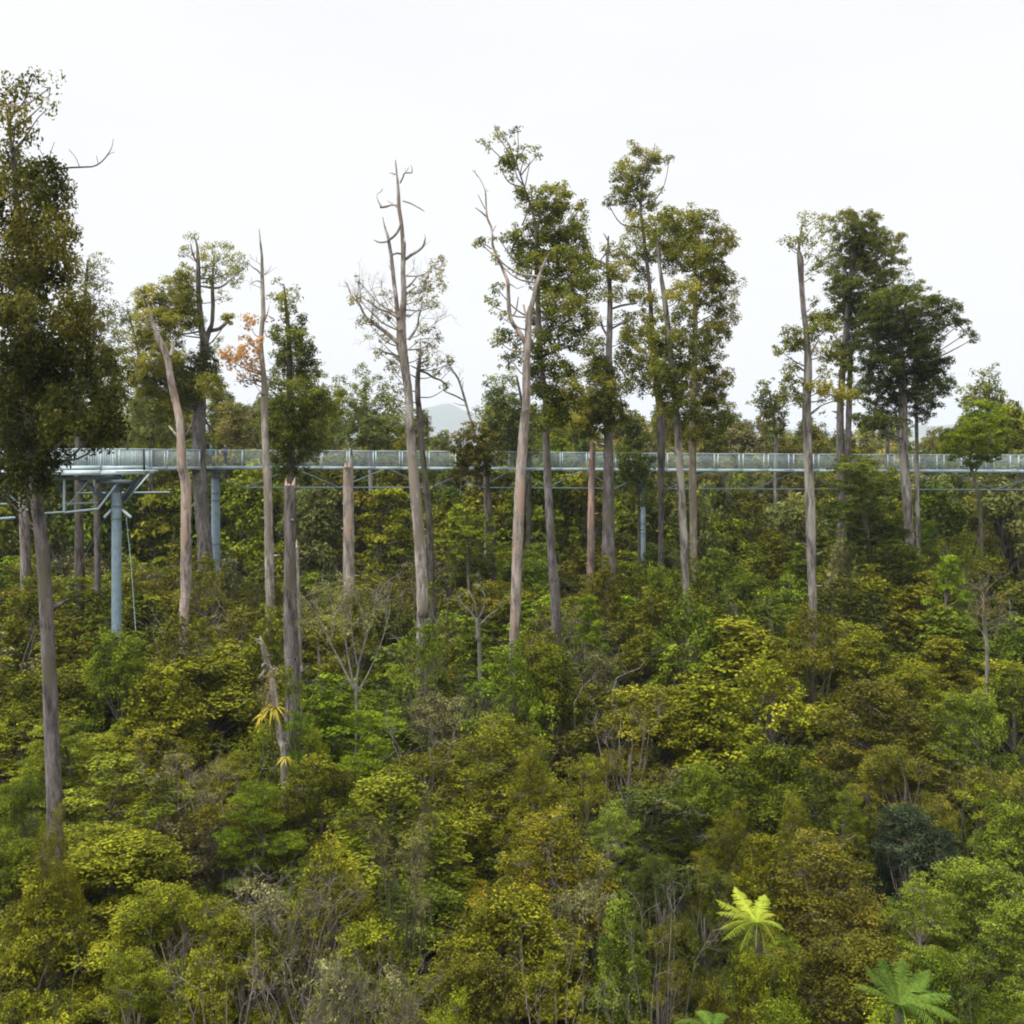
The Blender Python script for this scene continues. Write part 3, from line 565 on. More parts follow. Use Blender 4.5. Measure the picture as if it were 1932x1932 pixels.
tall_tree('podocarp_tree', 'tall leafy tree near centre topped by a separate feathery tuft', 'tree', 62,
 [(1049,1225,19),(1048,1171,19),(1047,1119,19),(1041,1054,17),(1037.6,989,16),(1034,924,15),(1032,872,15),(1030,820,13),(1030,760,12),(1022,700,11),(1017,640,11),(1015,580,10),(1012,500,8),(1010,430,6),(1000,385,4),(990,355,3),(980,326,2.6),(974,305,2)],
 [(938,254,14,9,.6,.75),(921,274,17,6,.5),(958,280,10,7,.45),(993,276,20,10,.6,.75),(1015,291,11,7,.5),(968,304,20,13,.85,.5),(942,312,9,11,.6),(965,336,8,7,.4),(977,248,10,4,.35),(990,295,14,9,.5),(955,262,8,6,.3),
  (1003,372,24,18,.75,.6),(1058,370,26,20,.8,.75),(1094,395,11,13,.65,.7),(1104,408,5,5,.4),(1030,401,38,20,.95,.5),(1043,432,43,22,1,.55),(968,442,15,15,.75,.5),(942,451,9,13,.5),(1030,464,38,24,1,.4),(1086,457,24,28,.9,.6),(980,476,20,17,.75,.5),(1066,495,42,24,.95,.5),(993,502,28,20,.8,.4),
  (1049,532,40,22,1,.4),(1103,514,20,28,.75,.5),(1061,570,42,24,.95,.6),(940,547,13,11,.6),(1100,561,22,28,.65,.4),(1030,607,30,24,.9,.35),(1090,607,30,24,.9,.5),(958,639,22,16,.7),(1024,654,28,24,.9,.4),(1071,648,22,20,.65,.4),(965,679,22,18,.6),(1030,689,24,20,.75,.3),(1061,704,26,18,.9,.5),
  (1074,739,28,20,.9,.7),(1008,720,20,22,.9,.3),(1034,751,28,24,.95,.3),(1058,775,28,20,.85,.5),(1027,792,24,18,.9,.25),(1085,762,16,14,.7,.7)],
 limbs=[[(990,355,2.4),(994,335,2),(998,315,1.6),(1000,300,1)],[(985,440,4),(970,460,4),(966,475,3)],[(1000,380,3),(995,400,3),(985,425,3)]], leaf='podo', bark='purple', seed=20, ncull=1.3)
tall_tree('podocarp_tree', 'dark slim tree half hidden behind the pinkish forked trunk', 'tree', 92,
 [(999,1085,9),(998,1000,10),(997,900,10),(996,820,9),(985,760,6),(975,710,3)],
 [(935,735,20,20,.7,.5),(955,712,20,18,.6,.6),(926,770,24,22,.85,.5),(962,765,24,22,.85,.4),(945,800,28,22,.9,.4),(980,800,22,22,.9,.3),(965,835,24,24,.9,.3),(1000,835,16,22,.8,.3),(925,800,14,16,.6,.5),(975,870,14,14,.6,.3)], leaf='podo_far', bark='dark', seed=21, tuft_r=.5, leafsize=.2)
tall_tree('broken_stump', 'reddish snapped trunk left of the thickest central trunk, top level with the railing', 'dead tree', 78,
 [(1114,1095,14),(1115,1041,14),(1115,963,13),(1116,911,12),(1117,872,12),(1118,838,11)], bark='red', seed=22, jag=[(1117,840,1118,828,7)])
tall_tree('podocarp_tree', 'dark tree with the thickest central trunk and thin see-through crown', 'tree', 78,
 [(1149,1085,27),(1148,1041,26),(1148,963,23),(1148,885,20),(1148,820,18),(1148,781,17),(1149,748,15),(1149,670,13),(1150.6,607,12),(1150.6,545,9),(1146,498,7),(1147,470,5),(1148,445,3)],
 [(1152,470,14,11,.45),(1168,482,16,13,.55,.7),(1127,501,11,11,.4),(1168,514,24,17,.7,.6),(1130,532,18,18,.45),(1171,554,24,13,.6,.5),(1124,556,18,16,.4,.3),(1183,601,18,13,.6,.5),(1105,654,20,22,.5,.4),(1127,666,16,28,.55,.3),(1136,703,26,22,.85,.3),(1174,672,13,24,.5,.3),(1178,640,12,14,.4),
  (1136,735,28,22,.9,.5),(1136,766,30,22,.95,.4),(1168,780,17,17,.8,.3),(1128,800,26,20,.9,.3),(1110,775,20,20,.9,.6),(1098,800,16,18,.8,.6),(1118,600,14,18,.4,.4),(1170,730,14,20,.5,.3),(1112,700,14,16,.5)],
 limbs=[[(1148,470,4),(1140,482,3),(1132,492,2)],[(1147,455,3),(1142,445,2),(1138,440,1)],[(1156,582,4),(1175,576,4),(1202,572,3)],[(1154,620,4),(1170,612,3.6),(1187,606,3)],[(1146,500,5),(1130,493,4),(1112,484,3)],[(1150,640,5),(1138,620,4),(1134,606,3)],[(1160,680,3),(1180,710,3),(1195,735,2)]],
 leaf='podo', bark='purple', seed=23, ncull=2.0)
tall_tree('broadleaf_tree', 'small dark glossy leaved tree hiding the head of the slim blue pylon', 'tree', 86,
 [(1206,1000,6),(1206,960,6),(1203,920,6),(1200,880,4)], [(1182,858,18,14,.8),(1194,885,24,26,.95),(1207,911,22,20,.9),(1216,874,16,20,.85),(1192,936,16,14,.8),(1222,942,13,18,.8),(1178,895,12,20,.7),(1225,905,12,16,.7)], leaf='podo_dark', bark='dark', seed=24)
# --- the right of centre group
tall_tree('podocarp_tree', 'leafy tree whose narrow tuft tops out highest right of centre, dark mossy trunk', 'tree', 80,
 [(1247,1080,10),(1247,1015,10),(1247,937,11),(1247,859,14),(1246,781,15),(1241,740,13),(1236,690,11),(1230,620,9),(1225,540,7),(1215,450,6),(1209,395,5),(1211,350,4),(1222,300,2.5)],
 [(1193,268,6,5,.4),(1205,283,12,10,.7,.7),(1233,292,17,9,.65,.8),(1261,301,10,7,.7,.7),(1183,312,16,12,.75,.7),(1227,312,18,15,.75,.5),(1168,332,16,13,.75,.6),(1202,339,24,17,.9,.4),(1193,362,20,15,.9,.3),(1168,370,19,13,.85,.3),(1146,382,9,8,.75,.3),(1224,377,19,12,.75,.5),(1208,395,24,10,.7,.6),(1199,417,20,14,.6,.8),(1247,357,6,8,.4,.6),
  (1215,439,28,18,.6,.75),(1193,455,20,18,.5,.7),(1240,425,28,16,.8,.5),(1246,476,36,17,.9,.4),(1199,492,20,14,.85,.4),(1215,523,13,15,.7,.3),(1215,561,24,14,.85,.5),(1230,598,22,18,.7,.5),(1199,632,25,19,.9,.6),(1215,664,28,17,.9,.5),(1190,689,17,18,.85,.3),(1199,726,20,18,.75,.3),(1232,701,24,18,.85,.3)],
 limbs=[[(1222,400,2),(1240,372,2),(1252,352,1.6),(1258,330,1.4),(1262,305,1)],[(1224,310,1.6),(1233,285,1.2),(1236,270,1)]], leaf='podo', bark='dark', seed=25, ncull=1.3)
tall_tree('podocarp_tree', 'slender grey trunk with a pale bare stretch between leafy tiers', 'tree', 66,
 [(1296,1155,12),(1295,1132,13),(1290,1015,14),(1286,937,13),(1281,859,13),(1277,794,13),(1272,740,12),(1266,680,12),(1260,620,11),(1253,560,10),(1245,507,7),(1240,460,5)],
 [(1262,401,17,9,.85),(1287,414,36,18,.8,.5),(1262,451,42,20,.9,.35),(1299,482,36,20,.9,.5),(1277,501,24,14,.8,.3),(1308,520,20,18,.6,.4),(1288,554,28,20,.85,.7),(1292,600,22,20,.7,.4),(1246,634,28,18,.9,.5),(1285,640,30,18,.85,.5),(1273,670,36,18,.9,.35),(1246,701,30,18,.9,.3),(1290,707,34,20,.95,.35),(1262,739,32,18,.95,.3),(1290,773,30,18,.9,.3),(1282,806,14,14,.6,.3),(1260,768,18,12,.8)],
 leaf='podo', bark='grey', seed=26, ncull=1.3)
tall_tree('podocarp_tree', 'broad leafy tree on a tan trunk at the right end of the central group', 'tree', 82,
 [(1310,1095,13),(1309,1060,14),(1308,989,14),(1307,885,14),(1307,781,13),(1310,700,11),(1312,600,9),(1312,500,6),(1312,430,3)],
 [(1330,414,20,16,.8,.6),(1312,448,42,20,.85,.6),(1361,445,18,15,.75,.7),(1380,461,14,14,.75,.7),(1349,476,28,18,.9,.4),(1340,500,24,18,.8,.4),(1358,523,25,19,.9,.4),(1326,530,24,18,.7,.5),(1336,561,30,22,.85,.4),(1372,545,12,16,.4,.8),(1396,539,15,12,.4,.9),(1383,570,17,18,.45,.8),(1385,598,12,16,.4,.8),(1355,598,24,20,.7,.5),(1352,629,25,19,.8,.5),(1325,645,20,20,.8,.4),
  (1340,670,25,20,.75,.4),(1322,705,24,20,.9,.4),(1355,711,24,20,.85,.5),(1320,745,36,20,.95,.35),(1351,751,20,22,.8,.5),(1330,782,30,18,.9,.3),(1337,808,24,16,.85,.3),(1318,825,18,13,.7,.3),(1383,779,16,12,.35,.4),(1368,770,12,14,.5,.4)],
 limbs=[[(1320,690,4),(1345,660,3),(1372,620,2),(1392,560,1)]], leaf='podo', bark='tan', seed=27, ncull=1.3)
# --- the right hand group
tall_tree('podocarp_tree', 'tree with ragged pale upper trunk, leftmost of the right hand group', 'tree', 64,
 [(1534,1160,15),(1533,1120,15),(1530.6,1052,16),(1529,963,17),(1524.7,857,15),(1521.7,768,15),(1524.7,694,14),(1522,634,10),(1516,585,9),(1512,530,9),(1510,490,11),(1507,471,5),(1513,426,2.5)],
 [(1513,412,14,11,.45,.8),(1542,413,20,11,.5,.8),(1507,447,18,14,.35,.6),(1489,463,12,11,.3,.6),(1536,444,24,16,.4,.8),(1530,480,11,18,.4,.7),(1537,518,11,18,.45,.7),(1548,602,24,13,.8,.5),(1492,634,20,16,.65,.5),(1471,661,9,9,.85,.8),(1501,649,24,13,.7,.4),(1554,625,28,16,.85,.5),(1563,664,24,17,.8,.6),(1536,572,9,7,.6,.4),(1554,702,14,11,.6,.6),
  (1495,694,13,11,.6,.8),(1489,723,20,13,.75,.6),(1495,747,20,13,.75,.4),(1548,732,20,12,.75,.9),(1578,738,24,14,.85,.95),(1602,750,13,11,.8,.9),(1548,768,9,14,.5,.7),(1480,705,12,10,.5,.7)],
 limbs=[[(1513,460,3),(1522,446,2),(1532,430,1.4)],[(1512,478,3),(1500,470,2),(1488,463,1.2)],[(1519,640,5),(1508,650,4),(1490,652,3)],[(1526,680,5),(1534,660,4),(1545,640,3)],[(1518,700,4),(1500,688,3)]], leaf='podo', bark='grey', seed=28, ncull=1.3)
tall_tree('podocarp_tree', 'tall dark crowned tree on twin purple grey stems in the right hand group', 'tree', 92,
 [(1588,950,16),(1587,900,15),(1586,862,15),(1585.5,800,13),(1586,762,12),(1590,700,11),(1597,620,10),(1606,520,8),(1614,440,4)],
 [(1568,426,14,17,.55,.8),(1568,465,15,17,.5,.7),(1556,501,16,22,.55,.7),(1596,412,19,14,.75,.7),(1625,412,21,14,.8,.6),(1649,415,11,13,.8,.85),(1614,441,34,18,.95,.5),(1645,441,24,19,.85,.8),(1682,450,19,13,.75,.9),(1602,477,28,20,.9,.5),(1640,471,34,20,1,.35),(1679,471,21,13,.8,.8),(1611,512,40,21,1,.4),(1658,501,34,20,.85,.6),(1590,545,28,21,.85,.4),(1631,548,40,22,1,.3),(1673,530,24,20,.8,.7),
  (1709,507,9,22,.4,.8),(1590,590,24,24,.85,.4),(1625,590,38,24,1,.25),(1660,585,24,20,.9,.3),(1596,675,14,24,.9,.4),(1578,649,13,11,.75,.5),(1593,708,13,20,.85,.5),(1612,640,20,24,.95,.3),(1575,505,14,20,.6,.5)],
 limbs=[[(1602,900,12),(1600,857,12),(1601,800,11),(1602,762,11),(1604,700,9),(1606,640,7)]], leaf='podo_dark', bark='purple', seed=29, ncull=1.35, flat=.7)
tall_tree('podocarp_tree', 'broad dark green tree whose leafy arm stretches right, biggest right hand crown', 'tree', 84,
 [(1716,1025,18),(1714.7,1000,18),(1711.7,948,19),(1707,890,18),(1704,842,17),(1703,783,17),(1702,720,14),(1698,650,12),(1692,590,9),(1688,550,5)],
 [(1655,575,34,19,.95,.5),(1694,560,28,17,.9,.6),(1720,545,24,13,.85,.7),(1724,572,34,17,.95,.6),(1762,569,15,11,.75,.5),(1783,578,18,11,.7,.4),(1801,588,14,13,.75,.4),(1812,611,13,11,.75,.3),(1825,628,12,9,.75,.3),(1836,640,7,6,.7,.3),(1786,605,20,12,.6,.4),(1655,611,38,21,1,.4),(1700,607,40,22,1,.45),(1741,607,34,22,.95,.45),(1655,649,35,22,.95,.35),(1700,649,44,25,1,.4),(1741,649,30,25,1,.35),
  (1774,619,15,14,.6,.3),(1663,688,34,21,.85,.3),(1706,690,44,22,1,.3),(1750,688,30,22,.95,.3),(1780,692,15,20,.8,.3),(1634,702,22,16,.5,.3),(1656,726,32,19,.85,.3),(1708,729,44,22,1,.25),(1757,723,25,22,.9,.3),(1784,725,15,17,.8,.3),(1628,747,18,15,.65,.3),(1670,762,32,19,.85,.25),(1720,760,34,19,.85,.3),(1757,756,21,15,.75,.3),(1636,791,24,13,.75,.4),(1680,797,28,13,.8,.4),(1744,786,18,10,.7,.3),(1671,821,11,8,.7,.3),(1655,800,20,12,.7,.3)],
 limbs=[[(1700,680,7),(1740,650,6),(1780,618,4),(1805,612,3),(1825,630,2)],[(1697,850,5),(1693,800,6),(1688,770,5)]], leaf='podo_dark', bark='grey', seed=30, ncull=1.35, flat=.65)
tall_tree('bare_trunk', 'thin grey straight trunk just right of the biggest right hand trunk', 'tree', 88, [(1733,1010,8),(1731,948,7.5),(1730,872,7.5),(1729.5,798,6.5),(1727,740,5)], bark='grey', seed=31)
tall_tree('bare_trunk', 'short brownish trunk seen behind the railing left of the biggest right hand trunk', 'tree', 98, [(1675,960,8),(1674,900,8),(1674,827,8),(1672,780,7)], bark='purple', seed=32)
tall_tree('broadleaf_tree', 'bright green tree on a thin crooked trunk crossing the railing at the far right', 'tree', 82,
 [(1852,1030,6),(1851,1022,6),(1850,978,6.5),(1845,933,6.5),(1838,905,6),(1830.5,874,5.5),(1832,850,4.5),(1845,800,3)],
 [(1821,815,20,13,.7,.7),(1839,768,21,13,.85,.8),(1869,774,24,17,.9,.7),(1848,797,30,17,.9,.6),(1891,783,14,14,.6,.6),(1795,821,20,11,.75,.5),(1784,842,13,9,.7,.8),(1821,827,28,13,.9,.6),(1863,821,34,14,.95,.6),(1833,850,30,12,.95,.95),(1864,851,24,18,.9,.3),(1804,857,18,9,.65,.3),(1848,869,23,11,.7,.2),(1880,805,18,14,.7,.5)],
 limbs=[[(1840,890,3),(1852,872,2.4),(1862,850,2)]], leaf='bright', bark='moss', seed=33, flat=.5)
tall_tree('podocarp_tree', 'pale grey green small tree behind the bright green one at far right', 'tree', 108,
 [(1869,960,8),(1868,880,8),(1866,780,6),(1866,715,3)], [(1869,694,11,8,.5),(1846,709,11,10,.5),(1869,717,17,12,.6),(1822,739,18,10,.6),(1857,738,24,13,.8),(1884,742,10,12,.5),(1838,760,24,14,.8),(1875,765,22,14,.8)], leaf='podo_far', bark='dark', seed=34, tuft_r=.5, leafsize=.25)
tall_tree('podocarp_tree', 'pale grey green tree standing alone above the railing between the two big groups', 'tree', 112,
 [(1463,960,7),(1463,880,7),(1464,827,7),(1458,780,5),(1452,740,3)], [(1444,732,15,15,.6),(1456,758,24,18,.8),(1418,759,8,6,.5),(1456,785,20,20,.9),(1462,808,18,14,.8),(1470,775,14,14,.6)], leaf='podo_far', bark='grey', seed=35, tuft_r=.5, leafsize=.25)
tall_tree('broadleaf_tree', 'rounded khaki crowned tree behind the railing left of the lone pale tree', 'tree', 116,
 [(1413,980,7),(1413,900,7),(1413,850,5)], [(1400,822,22,16,.9),(1425,822,20,16,.9),(1412,808,24,12,.8),(1412,845,30,14,.9),(1385,842,14,12,.6)], leaf='grey', bark='grey', seed=36, tuft_r=.5, leafsize=.25)
tall_tree('podocarp_tree', 'broad tan green tree behind the walkway left of the big dead snag', 'tree', 102,
 [(700,1000,10),(700,930,9),(698,860,8),(692,790,6),(688,730,3)],
 [(687,708,12,17,.55),(684,730,21,16,.65,.7),(711,722,15,13,.55),(642,728,14,18,.5),(738,752,18,22,.5),(656,752,24,18,.7,.6),(702,761,30,18,.75),(665,792,35,19,.85,.5),(702,807,40,19,.95,.4),(738,797,20,19,.75),(670,825,30,16,.9,.4),(730,828,26,16,.9,.4),(640,800,16,20,.8,.5),(722,778,16,14,.6)], leaf='podo_far', bark='grey', seed=37, tuft_r=.5, leafsize=.22)
tall_tree('broadleaf_tree', 'tall dark green layered tree standing in front of the walkway in the right half', 'tree', 80,
 [(1645,1100,10),(1640,1040,10),(1632,980,9),(1625,920,7),(1620,875,4)],
 [(1616,871,34,11,.9,.7),(1598,889,38,13,.9,.6),(1640,889,36,13,.95,.6),(1611,918,44,15,.95,.5),(1649,921,36,15,.95,.5),(1679,921,12,14,.65,.7),(1605,957,44,15,.9,.4),(1646,957,40,15,.95,.4),(1611,986,40,14,.9,.4),(1655,989,40,14,.9,.3),(1568,963,24,17,.85,.5),(1679,1007,30,17,.9,.3),(1640,1031,36,17,.9,.3),(1694,1040,30,19,.9,.3),(1655,1064,32,14,.9,.2),(1700,1081,34,17,.9,.25),(1620,1010,26,15,.8,.3)],
 leaf='dark', bark='moss', seed=38, flat=.4, depth=2.5, ncull=1.15)
tall_tree('broadleaf_tree', 'dark green tree of layered sprays left of the pinkish centre trunk, under the walkway', 'tree', 84,
 [(885,1130,8),(884,1080,8),(882,1020,7),(880,970,4)],
 [(880,962,26,9,.8,.6),(862,980,30,9,.85,.6),(902,984,30,9,.85,.5),(872,1002,38,10,.9,.6),(915,1012,26,9,.85,.6),(850,1025,26,9,.8,.5),(890,1030,40,10,.9,.4),(925,1040,20,9,.8,.5),(865,1052,34,10,.85,.4),(910,1060,36,10,.85,.3),(885,1080,44,10,.85,.3)],
 leaf='green', bark='moss', seed=39, flat=.35, depth=2.2)
# --- leaning snag with yellow perching lilies, pale twiggy shrub, dead branches
lean = tall_tree('broken_stump', 'leaning splintered snag with rags of bark, left of the dark broken stump', 'dead tree', 47,
 [(536,1440,12),(530,1400,12),(523,1350,11),(517,1310,12),(510,1270,11),(503,1245,10),(497,1222,8),(491,1200,3)], [(500,1290,14,16,.5,.2),(520,1282,12,14,.5,.3),(506,1320,12,18,.5,.2),(514,1262,10,10,.4,.2),(532,1400,10,20,.5,.1)], leaf='twigbrown', leafsize=.10, tuft_r=.16, bark='pale', seed=40, attach=False,
 limbs=[[(505,1262,8),(496,1272,7),(488,1280,4)],[(508,1268,7),(520,1262,6),(528,1268,3)],[(512,1300,8),(505,1325,7),(504,1350,4)],[(512,1262,6),(500,1252,5),(494,1258,3)],[(536,1388,6),(544,1402,5),(550,1420,4)]],
 twig_at=[(510,1262,200,20,2),(512,1275,330,18,2),(506,1290,220,18,2)])
tall_tree('dead_shrub', 'pale twiggy shrub with spreading bare white stems, in front of the pale snapped trunk', 'shrub', 50,
 [(672,1325,5),(668,1300,5),(664,1280,4)], [(596,1140,26,30,.5,.3),(640,1122,34,28,.6,.4),(690,1130,34,26,.5,.3),(722,1128,18,28,.6,.2),(612,1180,32,26,.5,.4),(660,1175,34,24,.5,.6),(705,1180,26,26,.5,.5),(578,1165,18,24,.5,.4),(690,1220,26,20,.4,.4),(640,1225,26,20,.4,.4)],
 limbs=[[(668,1300,4),(645,1255,4),(622,1210,3),(604,1170,2),(592,1135,1.2)],[(668,1298,4),(656,1235,3),(648,1185,2),(640,1130,1.2)],[(671,1310,5),(676,1260,4.4),(690,1205,4),(703,1160,3),(712,1112,1.6)],[(690,1205,3),(684,1160,2),(680,1115,1.2)],[(672,1312,4),(700,1260,3),(722,1205,2.4),(736,1150,1.4)],[(622,1210,2.4),(632,1170,1.6),(624,1130,1)],[(676,1262,2.6),(664,1200,1.8),(662,1140,1)]],
 twig_at=[(600,1170,100,50,3),(590,1150,120,40,3),(640,1140,90,46,3),(655,1220,110,46,3),(690,1190,80,50,3),(703,1160,60,50,3),(712,1130,80,40,3),(725,1190,70,50,3),(684,1160,110,46,3),(618,1200,130,50,3),(628,1170,80,46,3),(664,1190,95,50,3),(735,1160,90,40,3),(648,1180,80,46,3)],
 leaf='grey', bark='silver', leafsize=.085, tuft_r=.24, seed=41, attach=False, ncull=.8)
tall_tree('dead_shrub', 'dead grey branching head with lichen tufts between the snag and the pinkish trunk', 'shrub', 62,
 [(905,1240,7),(902,1200,7),(900,1165,6)], [(880,1118,16,7,.5,.7),(905,1108,14,6,.4,.8),(868,1150,12,8,.5),(930,1135,12,8,.4),(900,1150,20,9,.5)],
 limbs=[[(901,1175,5),(888,1155,4),(872,1140,3),(862,1132,2)],[(901,1170,5),(912,1150,4),(915,1125,3),(905,1108,2)],[(900,1160,4),(895,1135,3),(885,1118,2)],[(903,1180,4),(925,1160,3),(938,1150,2)]],
 twig_at=[(872,1140,120,22,3),(905,1108,90,22,3),(885,1118,100,20,3),(938,1150,40,22,3),(862,1132,170,22,2)], leaf='grey', bark='silver', leafsize=.08, tuft_r=.25, seed=42, attach=False)
tall_tree('dead_shrub', 'grey brown leafless bushy tree near the right edge', 'shrub', 58,
 [(1862,1250,7),(1860,1200,7),(1856,1160,6),(1855,1120,3)], [(1850,1120,18,14,.3,.2),(1872,1150,22,22,.35,.3),(1850,1165,16,20,.35,.2),(1880,1185,14,20,.3,.2)],
 twig_at=[(1860,1215,60,46,3),(1860,1205,120,46,3),(1858,1180,45,50,3),(1857,1170,130,46,3),(1856,1150,60,44,3),(1856,1140,110,44,3),(1855,1125,80,40,3),(1862,1190,20,44,3),(1860,1170,150,44,3)], leaf='twigbrown', bark='twig', leafsize=.07, tuft_r=.3, seed=43, attach=False)

def rosette(name, label, cat, at, r, n, mat, seed, group=None):
    rg = np.random.default_rng(seed); v = []; f = []; t = []
    for i in range(n):
        a = rg.uniform(0, 2 * math.pi); el = rg.uniform(.1, 1.1); L_ = r * rg.uniform(.7, 1.1); u = np.array((math.cos(a), math.sin(a), 0)); s_ = np.array((-math.sin(a), math.cos(a), 0))
        base = len(v)
        for k in range(6):
            q = k / 5; p = u * L_ * q * math.cos(el * (1 - .3 * q)) + np.array((0, 0, L_ * (math.sin(el) * q - .9 * q * q)))
            wd = r * .075 * (1 - q ** 2 * .97); v += [p - s_ * wd, p + s_ * wd]
            if k: f.append([base + 2 * k - 2, base + 2 * k - 1, base + 2 * k + 1, base + 2 * k]); t.append(rg.uniform(.2, 1))
    o = mesh_from(name, np.array(v), np.array(f), mat, None, tint=t); o.location = at
    return tag(o, label, cat, group)
rosette('perching_lily', 'yellow spiky perching plant on the leaning splintered snag, upper one', 'plant', W(517,1338,46.7), .82, 46, L['lily'], 1, 'yellow perching plants')
rosette('perching_lily', 'yellow spiky perching plant left of the snag trunk, lower and smaller', 'plant', W(538,1432,46.6), .5, 34, L['lily'], 2, 'yellow perching plants')
rosette('perching_lily', 'small yellow perching plant hanging at the left side of the leaning snag', 'plant', W(494,1352,46.8), .55, 26, L['lily'], 3, 'yellow perching plants')

# ------------------------------------------------------------------ tree ferns
def fern(px, py, d, fronds, mat, label, seed, blade=.30):
    rg = np.random.default_rng(seed); c = W(px, py, d); gz = float(ground_z(c[0], d))
    e = empty('tree_fern', (c[0], d, gz), label, 'tree fern', 'tree ferns'); O = np.array(e.location)
    tk = Tubes(); tk.add([(c[0], d, gz - .2), (c[0] + .1, d, (gz + c[2]) / 2), c], [.14, .10, .12], 8, .2); tk.build('trunk', B['dark'], e, O)
    for (fx, fy, rise, droop) in fronds:
        L_ = math.hypot(fx, fy); u = np.array((fx, fy, 0)) / L_; s_ = np.array((-u[1], u[0], 0)); v = []; f = []; t = []
        def pt(q): return c + u * L_ * q + np.array((0, 0, rise * 2.2 * q - (rise * 2.2 + droop) * q ** 2.1))
        rb = Tubes(); rb.add([pt(q) for q in np.linspace(0, 1, 10)], np.linspace(.02, .005, 10), 5)
        m_ = 27
        for i in range(2, m_ + 1):
            q = i / m_; P = pt(q); wl = blade * (L_ / 1.3) * (math.sin(math.pi * min(1, q * .92 + .1)) ** .6) * (1 if q < .8 else 1 - (q - .8) * 2.2)
            fw = unit(pt(min(1, q + .02)) - pt(q - .02))
            for sg in (-1, 1):
                dv = unit(s_ * sg + fw * .45 + np.array((0, 0, -.16 + rg.normal(0, .10)))) * wl * rg.uniform(.78, 1.1); wd = fw * (L_ / m_ * .36); up = np.array((0, 0, .02))
                for z in range(4):
                    a0, a1 = z / 4, (z + 1) / 4; w0, w1 = (1 - a0 ** 2 * .85), (1 - a1 ** 2 * .85); sag = np.array((0, 0, -.10)) * wl
                    b0 = len(v); v += [P + dv * a0 - wd * w0 + sag * a0 ** 2, P + dv * a0 + wd * w0 + up + sag * a0 ** 2, P + dv * a1 + wd * w1 + up + sag * a1 ** 2, P + dv * a1 - wd * w1 + sag * a1 ** 2]
                    f.append([b0, b0 + 1, b0 + 2, b0 + 3]); t.append(np.clip(rg.uniform(.25, .75) + .3 * (a0 - .3) * (q - .2), 0, 1))
        rv = np.concatenate(rb.v); rf = np.concatenate(rb.f) + len(v)
        mesh_from('frond', np.concatenate([np.array(v), rv]), np.concatenate([np.array(f), rf]), mat, e, O, tint=t + [.5] * len(rf))
    return e
fern(1429, 1741, 33, [(-.45,1.25,.30,-.60),(-1.15,.60,.30,-.45),(-1.2,.22,.30,-.20),(-1.2,-.25,.22,.1),(-1.25,-.95,.25,.15),(.62,.25,.3,-.1),(-.3,-1.15,.25,.3),(.35,-.95,.22,.3),(.75,-.4,.25,.1),(.45,1.0,.3,-.45),(-.8,-1.25,.2,.35),(-.5,-.6,.1,.75),(.1,-.7,.1,.8)], L['fern'],
     'yellow green tree fern with broad spreading fronds, the brightest plant in the forest', 5, .33)
fern(1697, 1897, 28, [(-.15,1.1,.35,-.75),(1.05,.7,.35,-.6),(1.4,.15,.35,-.15),(1.35,-.55,.3,.15),(.8,-1.1,.3,.3),(-.2,-1.3,.3,.3),(-1.0,-.7,.3,.2),(-1.05,.5,.35,-.3),(.5,1.2,.35,-.7),(-.6,.9,.4,-.6),(.75,-.9,.2,.6),(-.6,-1.1,.2,.6),(.2,-.7,.1,.8)], L['fern_g'],
     'larger green tree fern at the bottom right of the picture', 6, .34)
fern(1345, 1950, 27, [(.5,.7,.45,.0),(-.2,1.0,.4,.0),(-.9,.6,.35,.1),(.9,-.1,.3,.1),(-.8,-.6,.3,.2),(.2,-1.0,.3,.3)], L['fern_g'], 'green tree fern cut off by the bottom edge, left of the other ferns', 7, .28)
